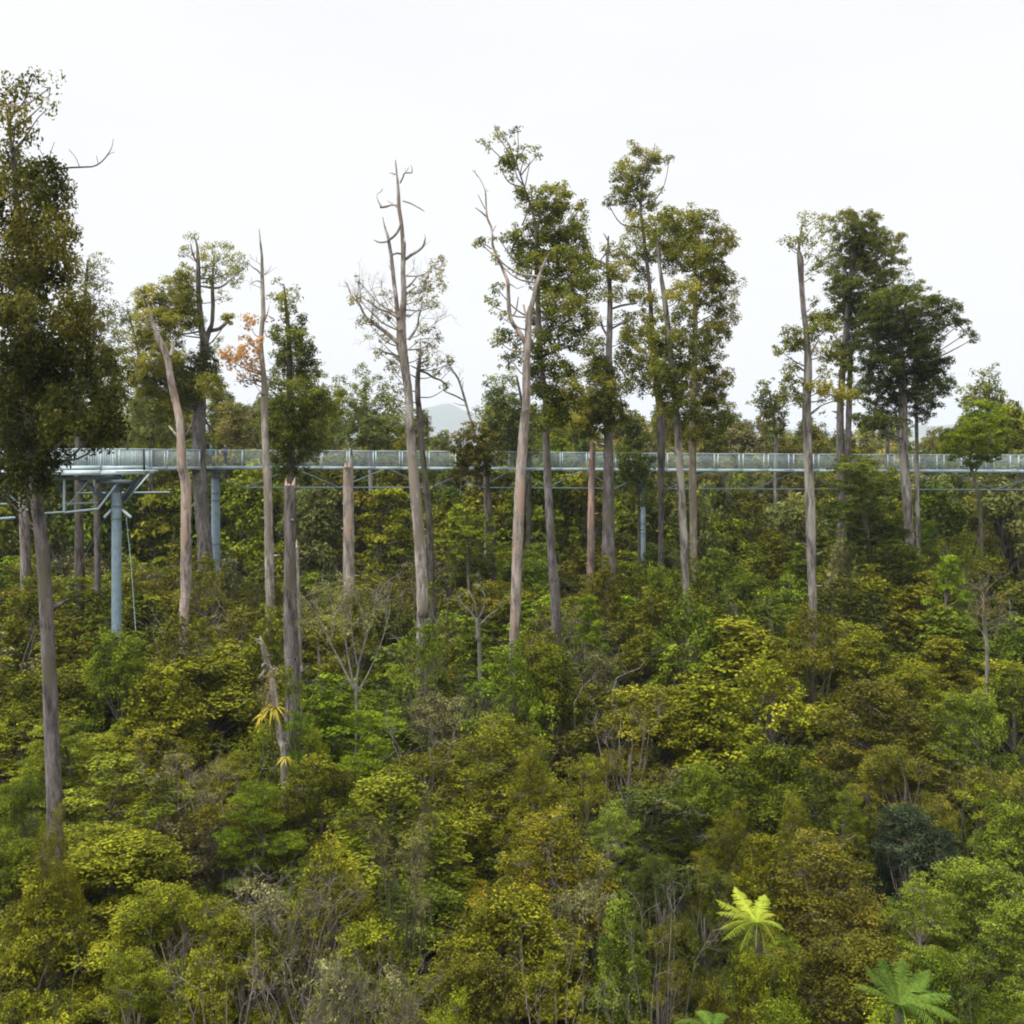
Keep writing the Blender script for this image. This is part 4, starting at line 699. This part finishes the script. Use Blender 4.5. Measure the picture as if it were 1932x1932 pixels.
# ------------------------------------------------------------------ the smaller forest trees: a few grown shapes, copied one by one
def grow(shape, seed, lod):
    """returns (trunk mesh object, crown mesh object), 9 m tall (tall shapes 19 m), standing on the origin"""
    global N; R.seed(seed); N = np.random.default_rng(seed)
    tb = Tubes(); lv = Leaves(); lobes = []
    leaf, tr_, per = ((.08, .23, 44), (.14, .32, 36), (.27, .55, 38))[lod]
    lf = (.8, 1.0, 1.22)[seed % 3]; leaf *= lf; per = int(per / lf ** 1.3)
    H = 9.0
    if shape == 'dome':
        for i in range(22):
            a = R.uniform(0, 6.28); q = R.random() ** .6; rr = 1.7 * q; z = 8.2 - 4.0 * q ** 1.7 + R.uniform(-.6, .35)
            lobes.append((rr * math.cos(a), rr * math.sin(a), z, R.uniform(.5, .95) * (.75 + .3 * q), .8))
        for i in range(8): a = i * .8 + R.uniform(0, .5); lobes.append((1.7 * math.cos(a), 1.7 * math.sin(a), R.uniform(1.8, 4.6), R.uniform(.6, .9), .8))
    elif shape == 'peaked':
        for i in range(26):
            z = 2.2 + 6.4 * (i / 25) ** .8; rr = 2.0 * (1 - ((z - 2.2) / 6.9) ** 1.25) * R.uniform(.45, 1); a = i * 2.4
            lobes.append((rr * math.cos(a), rr * math.sin(a), z, .42 + .5 * (1 - (z - 2.2) / 6.8) * R.uniform(.7, 1.3), 1.0))
    elif shape == 'upright':        # plume like upswept branches
        for i in range(24):
            a = i * 2.4; q = (i / 24) ** .55; rr = 1.9 * q; z = 8.3 - 3.9 * q ** 1.5 + R.uniform(-.8, .5)
            lobes.append((rr * math.cos(a), rr * math.sin(a), z, R.uniform(.38, .58), 1.7))
        for i in range(8): a = i * .8; lobes.append((1.7 * math.cos(a), 1.7 * math.sin(a), R.uniform(2.0, 4.6), .8, 1.1))
    elif shape == 'layered':
        for i in range(26):
            z = 2.4 + 6.1 * (i / 25); m_ = 2.1 * (1 - ((z - 2.4) / 6.9) ** 1.8) ; rr = m_ * R.uniform(.3, 1); a = i * 2.4 + R.uniform(-.4, .4)
            lobes.append((rr * math.cos(a), rr * math.sin(a), z, R.uniform(.6, 1.0) * (.55 + .45 * m_ / 2.1), R.uniform(.26, .5)))
    elif shape == 'loose':
        for i in range(22):
            a = R.uniform(0, 6.28); q = R.random() ** .5; rr = 2.1 * q; z = 8.0 - 3.8 * q ** 1.7 + R.uniform(-1.0, .7)
            lobes.append((rr * math.cos(a), rr * math.sin(a), z, R.uniform(.35, .7), .8))
    elif shape == 'twiggy':
        for i in range(11):
            a = R.uniform(0, 6.28); q = R.random() ** .5; lobes.append((1.6 * q * math.cos(a), 1.6 * q * math.sin(a), R.uniform(6.2, 8.4), R.uniform(.35, .6), .8))
    elif shape == 'spire':          # tall narrow podocarp
        H = 19.0
        for i in range(30):
            z = 8.5 + 9.8 * (i / 29) ** .9; rr = (2.9 * (1 - ((z - 8) / 11.2) ** 1.5) + .2) * R.uniform(.3, 1); a = i * 2.4
            lobes.append((rr * math.cos(a), rr * math.sin(a), z, R.uniform(.7, 1.2), .85))
    elif shape == 'tallround':
        H = 19.0
        for i in range(26):
            a = R.uniform(0, 6.28); q = R.random() ** .55; rr = 3.4 * q; z = 17.4 - 3.6 * q ** 2 - R.random() * 3
            lobes.append((rr * math.cos(a), rr * math.sin(a), z, R.uniform(.9, 1.4), .7))
        for i in range(8): a = i * .8; lobes.append((2.4 * math.cos(a), 2.4 * math.sin(a), R.uniform(8, 13), R.uniform(.7, 1.1), .7))
    elif shape == 'airy':
        H = 19.0
        for i in range(20):
            a = R.uniform(0, 6.28); q = R.random() ** .5; rr = 2.7 * q; z = 17.8 - 2.5 * q - R.random() * 6
            lobes.append((rr * math.cos(a), rr * math.sin(a), z, R.uniform(.5, .9), .8))
    trunkr = .12 if H < 10 else .24
    lean = N.normal(0, .25, 2); hh = H * (.72 if shape not in ('spire',) else .95)
    tp = spline([(0, 0, -.6, trunkr * 1.2), (lean[0] * .3, lean[1] * .3, hh * .4, trunkr), (lean[0], lean[1], hh, trunkr * .45)], 5)
    tb.add(tp[:, :3], tp[:, 3], 8, .08)
    if shape in ('twiggy', 'loose'):
        for i in range(5):
            a = i * 1.26 + R.uniform(-.3, .3); e_ = (1.3 * math.cos(a), 1.3 * math.sin(a), R.uniform(6.5, 7.8))
            tb.add(spline([(0, 0, .6 + R.random(), .07), (.55 * math.cos(a), .55 * math.sin(a), 3.6, .06), (*e_, .03)], 4)[:, :3], np.linspace(.075, .02, 9), 5, .08)
            twigs(tb, e_, (math.cos(a) * .4, math.sin(a) * .4, 1), 1.3, .022, 2 if lod else 3, 3, 4)
    if shape == 'twiggy':
        for i in range(26):
            a = R.uniform(0, 6.28); q = R.random() ** .5 * 1.5; twigs(tb, (q * math.cos(a), q * math.sin(a), R.uniform(5.2, 7.4)), (math.cos(a) * .7, math.sin(a) * .7, 1), R.uniform(.9, 1.5), .022, 3 - (lod > 0), 3, 4)
    for (x, y, z, r, fl) in lobes:
        P = np.array((x, y, z)); tint0 = R.uniform(.3, .6)
        hgt = np.clip(z / H, 0, 1); S = np.array((*(lean * hgt), min(hh * .97, z * (.62 if shape != 'layered' else .92))))
        ln = np.linalg.norm(P - S); mid = (S + P) / 2 + N.normal(0, .06 * ln, 3)
        tb.add([S, mid, P], [.03 + .008 * ln, .025, .014], 4)
        nt_ = max(4, int((.42 if shape == 'loose' else .55 if shape != 'twiggy' else .3) * (r / tr_) ** 2 * (9.0 if shape != 'layered' else 7.0)))
        dirs = unit(N.normal(0, 1, (nt_, 3)) + [0, 0, .35]); cs = P + dirs * N.uniform(.3, 1.12, (nt_, 1)) ** .5 * np.array((r, r, r * fl))
        for q in cs:
            s_ = tr_ * R.uniform(.55, 1.3)
            lv.tuft(q, s_, max(6, int(per * (s_ / tr_) ** 1.4 * (.6 if shape == 'twiggy' else 1))), leaf, tint0 + R.uniform(-.28, .28) + .08 * (z / H - .7), .45 if shape == 'layered' else .85)
        if lod < 2:
            for q in cs[:max(2, nt_ // 3)]:
                o_ = q + unit(q - P) * tr_ * R.uniform(.2, 1.3)
                tb.add([P, (P + q) / 2 + N.normal(0, .05, 3), o_], [.014, .011, .005], 3)
    c = lv.build('crown', L['olive']); t = tb.build('trunk', B['twig'])
    for o in (c, t): COL.objects.unlink(o)
    return t, c
PROTO = {}
def proto(shape, k, lod):
    key = (shape, k, lod)
    if key not in PROTO: PROTO[key] = grow(shape, 100 + 17 * k + 1000 * lod + sum(map(ord, shape)), lod)
    return PROTO[key]

WORDS = dict(olive='olive green', yellow='yellow olive', orange='orange tinged olive', brown='brownish olive', green='mid green', bright='bright green', light='light green', dark='dark green', blue='dark blue green', grey='grey khaki',
             podo='olive dark', podo_dark='very dark', podo_brown='olive brown', podo_pale='pale khaki', podo_far='grey green', twigbrown='brown lichened')
SHW = dict(dome='rounded', peaked='pointed', upright='plume topped', layered='layered', loose='loose leaved', twiggy='twiggy', spire='narrow tall', tallround='round topped tall', airy='thin tall')
LAND = [(103, 1400, 'the big left trunk'), (222, 1060, 'the thick platform pylon'), (350, 1090, 'the pale kinked trunk'), (382, 1000, 'the twin stemmed tree'), (508, 1100, 'the bare spire'), (515, 1300, 'the leaning snag'), (549, 1150, 'the dark broken stump'),
        (659, 1050, 'the pale snapped trunk'), (665, 1190, 'the pale twiggy shrub'), (795, 1080, 'the antler branched snag'), (900, 1150, 'the dead branching head'), (970, 1180, 'the pinkish trunk'), (1047, 1150, 'the feathery tufted tree'), (1114, 1000, 'the reddish snapped trunk'), (1148, 1000, 'the thickest central trunk'),
        (1212, 980, 'the slim blue pylon'), (1292, 1100, 'the slender grey trunk'), (1309, 1000, 'the tan trunk'), (1532, 1100, 'the ragged pale trunk'), (1640, 960, 'the layered dark tree'), (1712, 940, 'the biggest right hand trunk'), (1850, 960, 'the crooked bright tree'), (1862, 1180, 'the grey leafless bush'),
        (1412, 1735, 'the yellow tree fern'), (1700, 1880, 'the larger green fern'), (1345, 1915, 'the cut off fern'), (800, 1900, 'the middle of the bottom edge'), (300, 1900, 'the bottom left corner'), (900, 1600, 'the lower middle'), (1200, 1500, 'the middle right slope'), (700, 1450, 'the middle left slope'), (250, 1600, 'the lower left slope')]
placed = []     # (px, py, d, colour, shape, object)
SMALL = []
def put(shape, colour, x, y, H, width, bark='twig', group=None, name='forest_tree', lod=None, rot=None):
    d = y; lod_ = lod if lod is not None else (0 if d < 52 else 1)
    k = R.randint(0, 2 if lod_ == 0 else 1)
    t, c = proto(shape, k, lod_)
    h0 = 19.0 if shape in ('spire', 'tallround', 'airy') else 8.9
    w0 = {'spire': 6.4, 'tallround': 8.6, 'airy': 6.4}.get(shape, 4.7)
    gz = float(ground_z(x, y))
    r = bpy.data.objects.new({'dome': 'broadleaf_tree', 'loose': 'broadleaf_tree', 'layered': 'layered_tree', 'peaked': 'manuka_tree', 'upright': 'manuka_tree', 'twiggy': 'twiggy_shrub'}.get(shape, 'podocarp_tree'), None); r.empty_display_size = .5; COL.objects.link(r); r.location = (x, y, gz)
    r.rotation_euler = (0, 0, R.uniform(0, 6.28)); s = width / w0; r.scale = (s, s, H / h0)
    for src, mat in ((t, B[bark]), (c, L[colour])):
        o = src.copy(); COL.objects.link(o); o.parent = r; o.material_slots[0].link = 'OBJECT'; o.material_slots[0].material = mat
    r['category'] = 'shrub' if shape == 'twiggy' else 'tree'; r['group'] = group or {'dome': 'round crowned trees of the forest', 'loose': 'round crowned trees of the forest', 'layered': 'layered trees of the forest', 'twiggy': 'grey twiggy shrubs'}.get(shape, 'pointed trees of the forest')
    SMALL.append((CX + x / y * F, HY + (CZ - gz - H) / y * F, d, colour, shape, r))
    return r
DROP_D = [20, 28, 30, 35, 40, 45, 50, 55, 60, 70, 80, 95, 120, 160]
DROP_V = [15.2, 14.5, 14.2, 13.6, 13.0, 12.0, 11.0, 10.2, 9.5, 8.7, 7.9, 6.7, 6.2, 6.0]
def drop(d): return float(np.interp(d, DROP_D, DROP_V))
_dd = np.linspace(20, 160, 1401); _yy = HY + F * np.interp(_dd, DROP_D, DROP_V) / _dd
def d_of_y(y): return float(np.interp(-y, -_yy, _dd))
occ = []; KEYS = []
def key_tree(px, py, wpx, shape, colour, d=None, bark=None):
    bark = bark or R.choice(['moss', 'twig', 'twig'])
    d = d or d_of_y(py); x = (px - CX) / F * d; gz = float(ground_z(x, d)); top = CZ - (py - HY) / F * d
    wd = wpx / F * d * (1.62 if wpx >= 240 else 1.34 if d < 62 else 1.15); occ.append((x, d, wd * .42))
    if wpx >= 150: KEYS.append((px, py, wd / d * F, d))
    put(shape, colour, x, d, max(3.0, top - gz), wd, bark, lod=None)
R.seed(5); N = np.random.default_rng(5)
for a in [
 (948,1362,270,'peaked','yellow'),(1040,1540,270,'peaked','orange'),(738,1458,300,'peaked','yellow'),(622,1585,180,'upright','olive'),(765,1530,110,'twiggy','grey',34),(195,1540,330,'dome','olive'),(335,1640,240,'dome','olive'),
 (90,1640,190,'dome','olive'),(540,1640,190,'twiggy','grey'),(575,1800,170,'twiggy','grey'),(455,1690,190,'dome','olive'),(480,1465,190,'layered','bright'),(620,1265,200,'layered','bright'),(700,1330,170,'layered','bright'),(395,1205,240,'dome','olive'),(300,1255,170,'dome','olive'),(110,1340,200,'layered','green'),(225,1420,240,'layered','green'),
 (925,1252,130,'dome','bright'),(1090,1245,230,'loose','brown'),(1180,1330,150,'loose','brown'),(1240,1275,220,'dome','olive'),(1345,1285,230,'peaked','yellow'),(1400,1175,240,'peaked','yellow'),(1450,1230,150,'upright','yellow'),(1460,1390,200,'dome','green'),(1650,1290,250,'peaked','brown'),(1700,1385,180,'dome','brown'),
 (1722,1500,190,'dome','blue'),(1250,1470,240,'layered','dark'),(1160,1500,150,'layered','light'),(1385,1515,140,'upright','orange'),(1500,1500,110,'peaked','olive'),(1558,1580,270,'peaked','brown'),(1600,1740,260,'dome','brown'),(1885,1380,150,'loose','brown'),(1850,1590,230,'dome','light'),(1740,1640,200,'layered','light'),(1900,1500,140,'dome','light'),
 (1170,1690,150,'peaked','light'),(1250,1700,170,'loose','brown'),(960,1660,250,'dome','olive'),(900,1760,220,'dome','brown'),(700,1720,220,'dome','yellow'),(720,1800,150,'twiggy','grey'),(1060,1800,180,'loose','olive'),(50,1440,130,'dome','green'),(1610,1160,200,'dome','olive'),(1590,1005,90,'upright','grey',80),(1110,1115,96,'layered','bright',62),
 (1350,1035,150,'dome','light'),(1405,1065,130,'dome','green'),(105,1165,160,'layered','yellow'),(660,1065,120,'loose','olive'),(430,1055,120,'dome','grey'),(380,1065,90,'loose','grey'),(1490,1085,120,'dome','light'),(1400,915,120,'dome','brown',100),(1790,1040,110,'layered','bright',72),(1810,985,100,'loose','yellow',84),(1755,975,80,'layered','bright',88),
 (530,1180,110,'layered','green'),(805,1190,120,'loose','olive'),(1020,1180,120,'loose','orange'),(1200,1060,100,'dome','olive'),(280,1060,110,'loose','grey'),(1720,1230,140,'dome','olive'),(1790,1300,130,'layered','green'),(1840,1280,120,'dome','light'),(1330,1420,150,'dome','green'),(800,1350,150,'loose','brown'),(860,1240,130,'loose','brown'),
 (1000,1420,140,'peaked','yellow'),(1100,1400,150,'loose','olive'),(420,1440,150,'loose','brown'),(560,1330,110,'layered','bright'),(350,1420,170,'loose','grey'),(1440,1560,150,'dome','olive'),(1900,1700,200,'layered','light'),(1780,1770,190,'dome','green'),(1100,1590,130,'loose','grey'),(1330,1600,140,'dome','dark'),(1240,1590,150,'dome','dark'),
 (400,1780,210,'loose','olive'),(240,1770,210,'dome','olive'),(60,1800,200,'loose','olive'),(1480,1860,170,'dome','green'),(1220,1850,160,'loose','brown'),(850,1880,180,'upright','yellow'),(1890,1850,180,'loose','green'),(20,1560,150,'dome','green'),(1430,1766,150,'dome','olive',31.4),(1405,1812,150,'loose','brown'),(1480,1790,130,'dome','olive'),(1340,1830,110,'dome','brown'),(1700,1990,170,'dome','green',26.5),(1345,1990,150,'loose','brown',26),(1560,1440,120,'dome','dark'),(1600,1470,110,'layered','green')]:
    key_tree(*a)
for (bx_, by_) in ((103, 1560), (348, 1180), (385, 1065), (508, 1172), (550, 1285), (659, 1130), (797, 1190), (812, 1122), (968, 1238), (1048, 1222), (1115, 1090), (1149, 1085), (1247, 1078), (1294, 1150), (1309, 1090), (1533, 1158), (1715, 1010), (222, 1200), (1850, 1020), (48, 1118), (1732, 1005)):
    key_tree(bx_ + R.uniform(-14, 14), by_ - 30, R.uniform(100, 135), R.choice(['dome', 'upright', 'loose']), R.choice(['olive', 'olive', 'green', 'brown']), d_of_y(by_) - (2.6 if by_ > 1300 else 3.2))
# fill: everywhere else, a crown's width apart
def pick(px, d):
    base = {'olive': 7, 'green': 2.4, 'brown': 1.5, 'yellow': 1.8, 'orange': .6, 'dark': .9, 'light': .5, 'grey': .7, 'bright': .4}
    if px < 700: base['olive'] += 3; base['orange'] += .4; base['grey'] += .5
    if px > 1450: base['light'] += 1.5; base['green'] += 2; base['dark'] += 1; base['brown'] += 1
    if d > 52: base['yellow'] = .9; base['brown'] = .9; base['green'] += 1.5
    if d > 62: base['green'] += 1; base['dark'] += 1.6; base['bright'] += .5; base['orange'] = .4
    ks = list(base); return R.choices(ks, [base[k] for k in ks])[0]
def shape_for(c):
    return {'olive': R.choice([['dome', 'upright'], ['peaked', 'dome'], ['upright', 'loose']]), 'green': ['dome', 'layered', 'layered'], 'brown': ['loose', 'dome', 'upright'], 'yellow': ['upright', 'peaked', 'dome'], 'orange': ['upright', 'dome'], 'dark': ['peaked', 'dome'], 'light': ['dome', 'peaked'],
            'grey': ['twiggy', 'loose', 'twiggy'], 'bright': ['layered', 'dome']}[c][R.randint(0, 1)]
count = 0
for (da, db, sp, lim) in ((23, 46, 3.5, 80), (46, 66, 4.0, 90), (66, 96, 4.5, 120)):
    tries = 0; n_ = 0
    while n_ < lim and tries < 9000:
        tries += 1
        d = da + (db - da) * R.random() ** .8; hw = .466 * d + 2.5; x = R.uniform(-hw, hw)
        if any((x - ox) ** 2 + (d - oy) ** 2 < (max(sp * .8, .62 * (orr + sp * .5))) ** 2 for ox, oy, orr in occ): continue
        px = CX + x / d * F; c = pick(px, d); sh = shape_for(c)
        tp_ = CZ - drop(d) + R.uniform(-2.6, .7); wd = sp * R.uniform(1.35, 2.0)
        for (kx, ky, kw, kd) in KEYS:          # keep the big crowns behind in view
            if d < kd - .4 and kd - d < 16 and abs(px - kx) < .42 * kw + .35 * wd / d * F: tp_ = min(tp_, CZ - (ky + .42 * kw - HY) / F * d)
        if tp_ - float(ground_z(x, d)) < 3.2: continue
        if -5 < x + 22.5 < -1 and d < 42: pass
        occ.append((x, d, wd * .5)); put(sh, c, x, d, tp_ - float(ground_z(x, d)), wd, R.choice(['twig', 'moss', 'moss', 'dark'])); n_ += 1
        if d < 46: count += 1
# behind the walkway: taller trees, and lower ones in front of them
sk_x = [-100, 0, 240, 300, 400, 450, 600, 760, 810, 860, 900, 950, 1050, 1150, 1220, 1330, 1400, 1550, 1650, 1750, 1800, 1870, 2050]
sk_y = [735, 735, 740, 755, 748, 765, 755, 775, 795, 815, 805, 772, 775, 790, 775, 790, 800, 815, 802, 785, 790, 768, 768]
bgocc = []
def bg(da, db, lo, hi, sp, lim, shapes, cols, wd):
    tries = n_ = 0
    while n_ < lim and tries < 6000:
        tries += 1; d = R.uniform(da, db); hw = .47 * d + 2; x = R.uniform(-hw, hw)
        if any((x - ox) ** 2 + ((d - oy) * .8) ** 2 < sp * sp for ox, oy in bgocc): continue
        px = CX + x / d * F; py = np.interp(px, sk_x, sk_y) + R.uniform(lo, hi); top = CZ - (py - HY) / F * d
        bgocc.append((x, d)); sh = R.choice(shapes); put(sh, R.choice(cols), x, d, top - float(ground_z(x, d)), R.uniform(*wd), R.choice(['grey', 'purple', 'dark', 'moss']), 'trees behind the walkway', lod=2); n_ += 1
bg(96, 112, 62, 165, 4.2, 78, ['dome', 'layered', 'loose', 'dome'], ['green', 'dark', 'olive', 'podo_far', 'green', 'dark', 'brown'], (6, 8.5))
bg(108, 128, 0, 66, 4.6, 56, ['spire', 'tallround', 'airy', 'spire'], ['podo', 'podo_far', 'olive', 'dark', 'podo_dark', 'green', 'podo_pale'], (5, 7.5))
bg(126, 170, -16, 14, 4.4, 84, ['spire', 'tallround', 'spire', 'airy'], ['podo_far', 'podo_far', 'podo_pale', 'podo', 'olive'], (6, 9.5))

# far-off wood: one mass of crowns beyond the last separate trees
R.seed(77); N = np.random.default_rng(77); lv = Leaves(); tk = Tubes()
for i in range(640):
    d = 170 + 480 * R.random() ** 1.4; hw = .5 * d + 10; x = R.uniform(-hw, hw); g = float(ground_z(x, d)); Ht = R.uniform(17, 21.5) + (d - 170) * .004
    tk.add([(x, d, g), (x, d, g + Ht * .8)], [.3, .12], 5); w_ = R.uniform(2.2, 3.6); t0 = R.uniform(.2, .8)
    for j in range(11):
        z = g + Ht * R.uniform(.42, .97); q = (1 - ((z - g) / Ht - .4) / .62) * w_
        lv.tuft(np.array((x + R.uniform(-q, q), d + R.uniform(-q, q), z)), R.uniform(.8, 1.5), 26, .8, t0 + R.uniform(-.15, .15), .8)
fw = lv.build('distant_wood', L['podo_far']); tag(fw, 'pale grey green wood fading away behind the walkway', 'wood', kind='stuff')
fw.data.materials.append(B['grey'])
# low ferns and saplings that fill the forest floor between the trees
lv = Leaves()
for i in range(5200):
    d = 21 + 120 * R.random() ** 1.1; hw = .48 * d + 3; x = R.uniform(-hw, hw); g = float(ground_z(x, d)); sc_ = 1 + d / 90
    lv.tuft(np.array((x, d, g + R.uniform(.2, 3.6))), R.uniform(.5, .95) * sc_, 11, .24 * sc_, R.uniform(.1, .6), .5)
tag(lv.build('undergrowth', L['dark']), 'dark ferny undergrowth in the gaps between the trees', 'undergrowth', kind='stuff')

# labels that single out each small tree: colour, shape, nearest landmark, side, rank
from collections import defaultdict
byk = defaultdict(list)
for (px, py, d, c, s, o) in SMALL:
    best = min(LAND, key=lambda l: math.hypot(px - l[0], py + 30 - l[1])); dx, dy = px - best[0], py + 30 - best[1]
    if abs(dx) > abs(dy) * 1.6: side = 'left of' if dx < 0 else 'right of'
    elif abs(dy) > abs(dx) * 1.6: side = 'above' if dy < 0 else 'below'
    else: side = ('above ' if dy < 0 else 'below ') + 'and ' + ('left of' if dx < 0 else 'right of')
    if d > 96: side = ('behind the railing ' if py < 885 else 'behind the walkway ') + ('left of' if dx < 0 else 'right of'); best = min(LAND, key=lambda l: abs(px - l[0]) + .25 * abs(950 - l[1])); dx = px - best[0]; side = side.rsplit(' ', 2)[0].replace('behind the railing', 'above the railing') + (' left of' if dx < 0 else ' right of')
    byk[(c, s, side, best[2])].append((math.hypot(dx, dy), px, py, o))
ORD = ['nearest', 'second nearest', 'third nearest', 'fourth nearest', 'fifth nearest', 'sixth nearest', 'seventh nearest', 'eighth nearest', 'ninth nearest', 'tenth nearest']
for (c, s, side, lm), lst in byk.items():
    lst.sort(key=lambda q: q[0])
    for i, (_, px, py, o) in enumerate(lst):
        o['label'] = ' '.join((('' if len(lst) == 1 else ORD[min(i, 9)] + ' ') + f'{SHW[s]} {WORDS[c]} tree {side} {lm}').split()[:16])

# ------------------------------------------------------------------ two people on the walkway
SKIN = plain_mat('skin', (.48, .30, .22), rough=.6); 
def person(px, d, faceang, jacket, legs, hair, label, height=1.75, arm='down', extra=None):
    base = deck_pt(px) + np.array((0, 1.0, 0)); base[1] += d
    e = empty('person', tuple(base), label, 'person', 'people on the walkway')
    s = height / 1.7
    def skinned(name, pts, edges, rad, mat, root=0, sub=2):
        me = bpy.data.meshes.new(name); me.from_pydata([tuple(np.array(p) * s) for p in pts], edges, []); me.update()
        o = bpy.data.objects.new(name, me); COL.objects.link(o); o.parent = e
        o.modifiers.new('skin', 'SKIN'); sd = o.data.skin_vertices[0].data if o.data.skin_vertices else None
        if sd is None: o.data.attributes; return o
        for i, r_ in enumerate(rad): sd[i].radius = (r_ * s, r_ * s); sd[i].use_root = (i == root)
        sm = o.modifiers.new('sub', 'SUBSURF'); sm.levels = sub; sm.render_levels = sub; me.materials.append(mat); return o
    hand = (.30, -.34, 1.08) if arm == 'hold' else (.27, -.06, .78)
    elbow = (.29, -.08, 1.10) if arm == 'hold' else (.27, .02, 1.10)
    P = [(0, 0, .95), (0, 0, 1.12), (0, .01, 1.32), (0, 0, 1.43), (0, -.01, 1.50), (0, -.02, 1.60), (0, -.02, 1.68),
         (.10, 0, .92), (.11, -.02, .50), (.11, .02, .09), (.11, -.14, .04), (-.10, 0, .92), (-.11, .02, .50), (-.11, .04, .09), (-.11, -.12, .04),
         (.19, 0, 1.38), elbow, hand, (-.19, 0, 1.38), (-.27, .02, 1.10), (-.26, -.10, .84)]
    E = [(0, 1), (1, 2), (2, 3), (3, 4), (4, 5), (5, 6), (0, 7), (7, 8), (8, 9), (9, 10), (0, 11), (11, 12), (12, 13), (13, 14), (2, 15), (15, 16), (16, 17), (2, 18), (18, 19), (19, 20)]
    RD = [.14, .13, .15, .10, .052, .095, .075, .09, .062, .042, .035, .09, .062, .042, .035, .065, .045, .03, .065, .045, .03]
    skinned('body', P, E, RD, SKIN)
    skinned('jacket', [(0, 0, .90), (0, 0, 1.12), (0, .01, 1.32), (0, 0, 1.43), (.19, 0, 1.38), elbow, tuple(np.array(hand) * .85 + np.array(elbow) * .15), (-.19, 0, 1.38), (-.27, .02, 1.10), (-.26, -.085, .88)],
            [(0, 1), (1, 2), (2, 3), (2, 4), (4, 5), (5, 6), (2, 7), (7, 8), (8, 9)], [.175, .165, .175, .09, .085, .06, .045, .085, .06, .045], plain_mat('jacket_cloth', jacket, rough=.8))
    skinned('trousers', [(0, 0, .96), (.10, 0, .90), (.11, -.02, .50), (.11, .02, .12), (-.10, 0, .90), (-.11, .02, .50), (-.11, .04, .12)], [(0, 1), (1, 2), (2, 3), (0, 4), (4, 5), (5, 6)], [.15, .11, .078, .058, .11, .078, .058], plain_mat('trouser_cloth', legs, rough=.85))
    skinned('hair', [(0, .03, 1.58), (0, .02, 1.67), (0, -.02, 1.73)], [(0, 1), (1, 2)], [.10, .105, .07], plain_mat('hair', hair, rough=.7))
    e.rotation_euler = (0, 0, faceang)
    if extra:
        m = Tubes(); m.box((.30 * s, -.40 * s, .95 * s), (.30 * s, -.40 * s, 1.25 * s), .30, .10)
        bag = m.build('bag', plain_mat('bag_cloth', (.75, .80, .78), rough=.7), None, smooth=False)
        bag.location = tuple(base); bag.rotation_euler = (0, 0, faceang); bag.modifiers.new('b', 'BEVEL').width = .02
        tag(bag, 'white bag held by the person in the purple jacket on the walkway', 'bag')
    return e
person(391, .1, math.radians(-70), (.02, .22, .42), (.05, .03, .10), (.05, .04, .03), 'person in a blue jacket and dark trousers on the walkway beside the twin stemmed tree', 1.74)
person(418, .2, math.radians(-80), (.07, .03, .18), (.008, .012, .02), (.03, .02, .02), 'person in a purple jacket and black trousers holding a white bag on the walkway', 1.72, 'hold', True)
for key, (t_, c_) in PROTO.items():
    bpy.data.objects.remove(t_); bpy.data.objects.remove(c_)
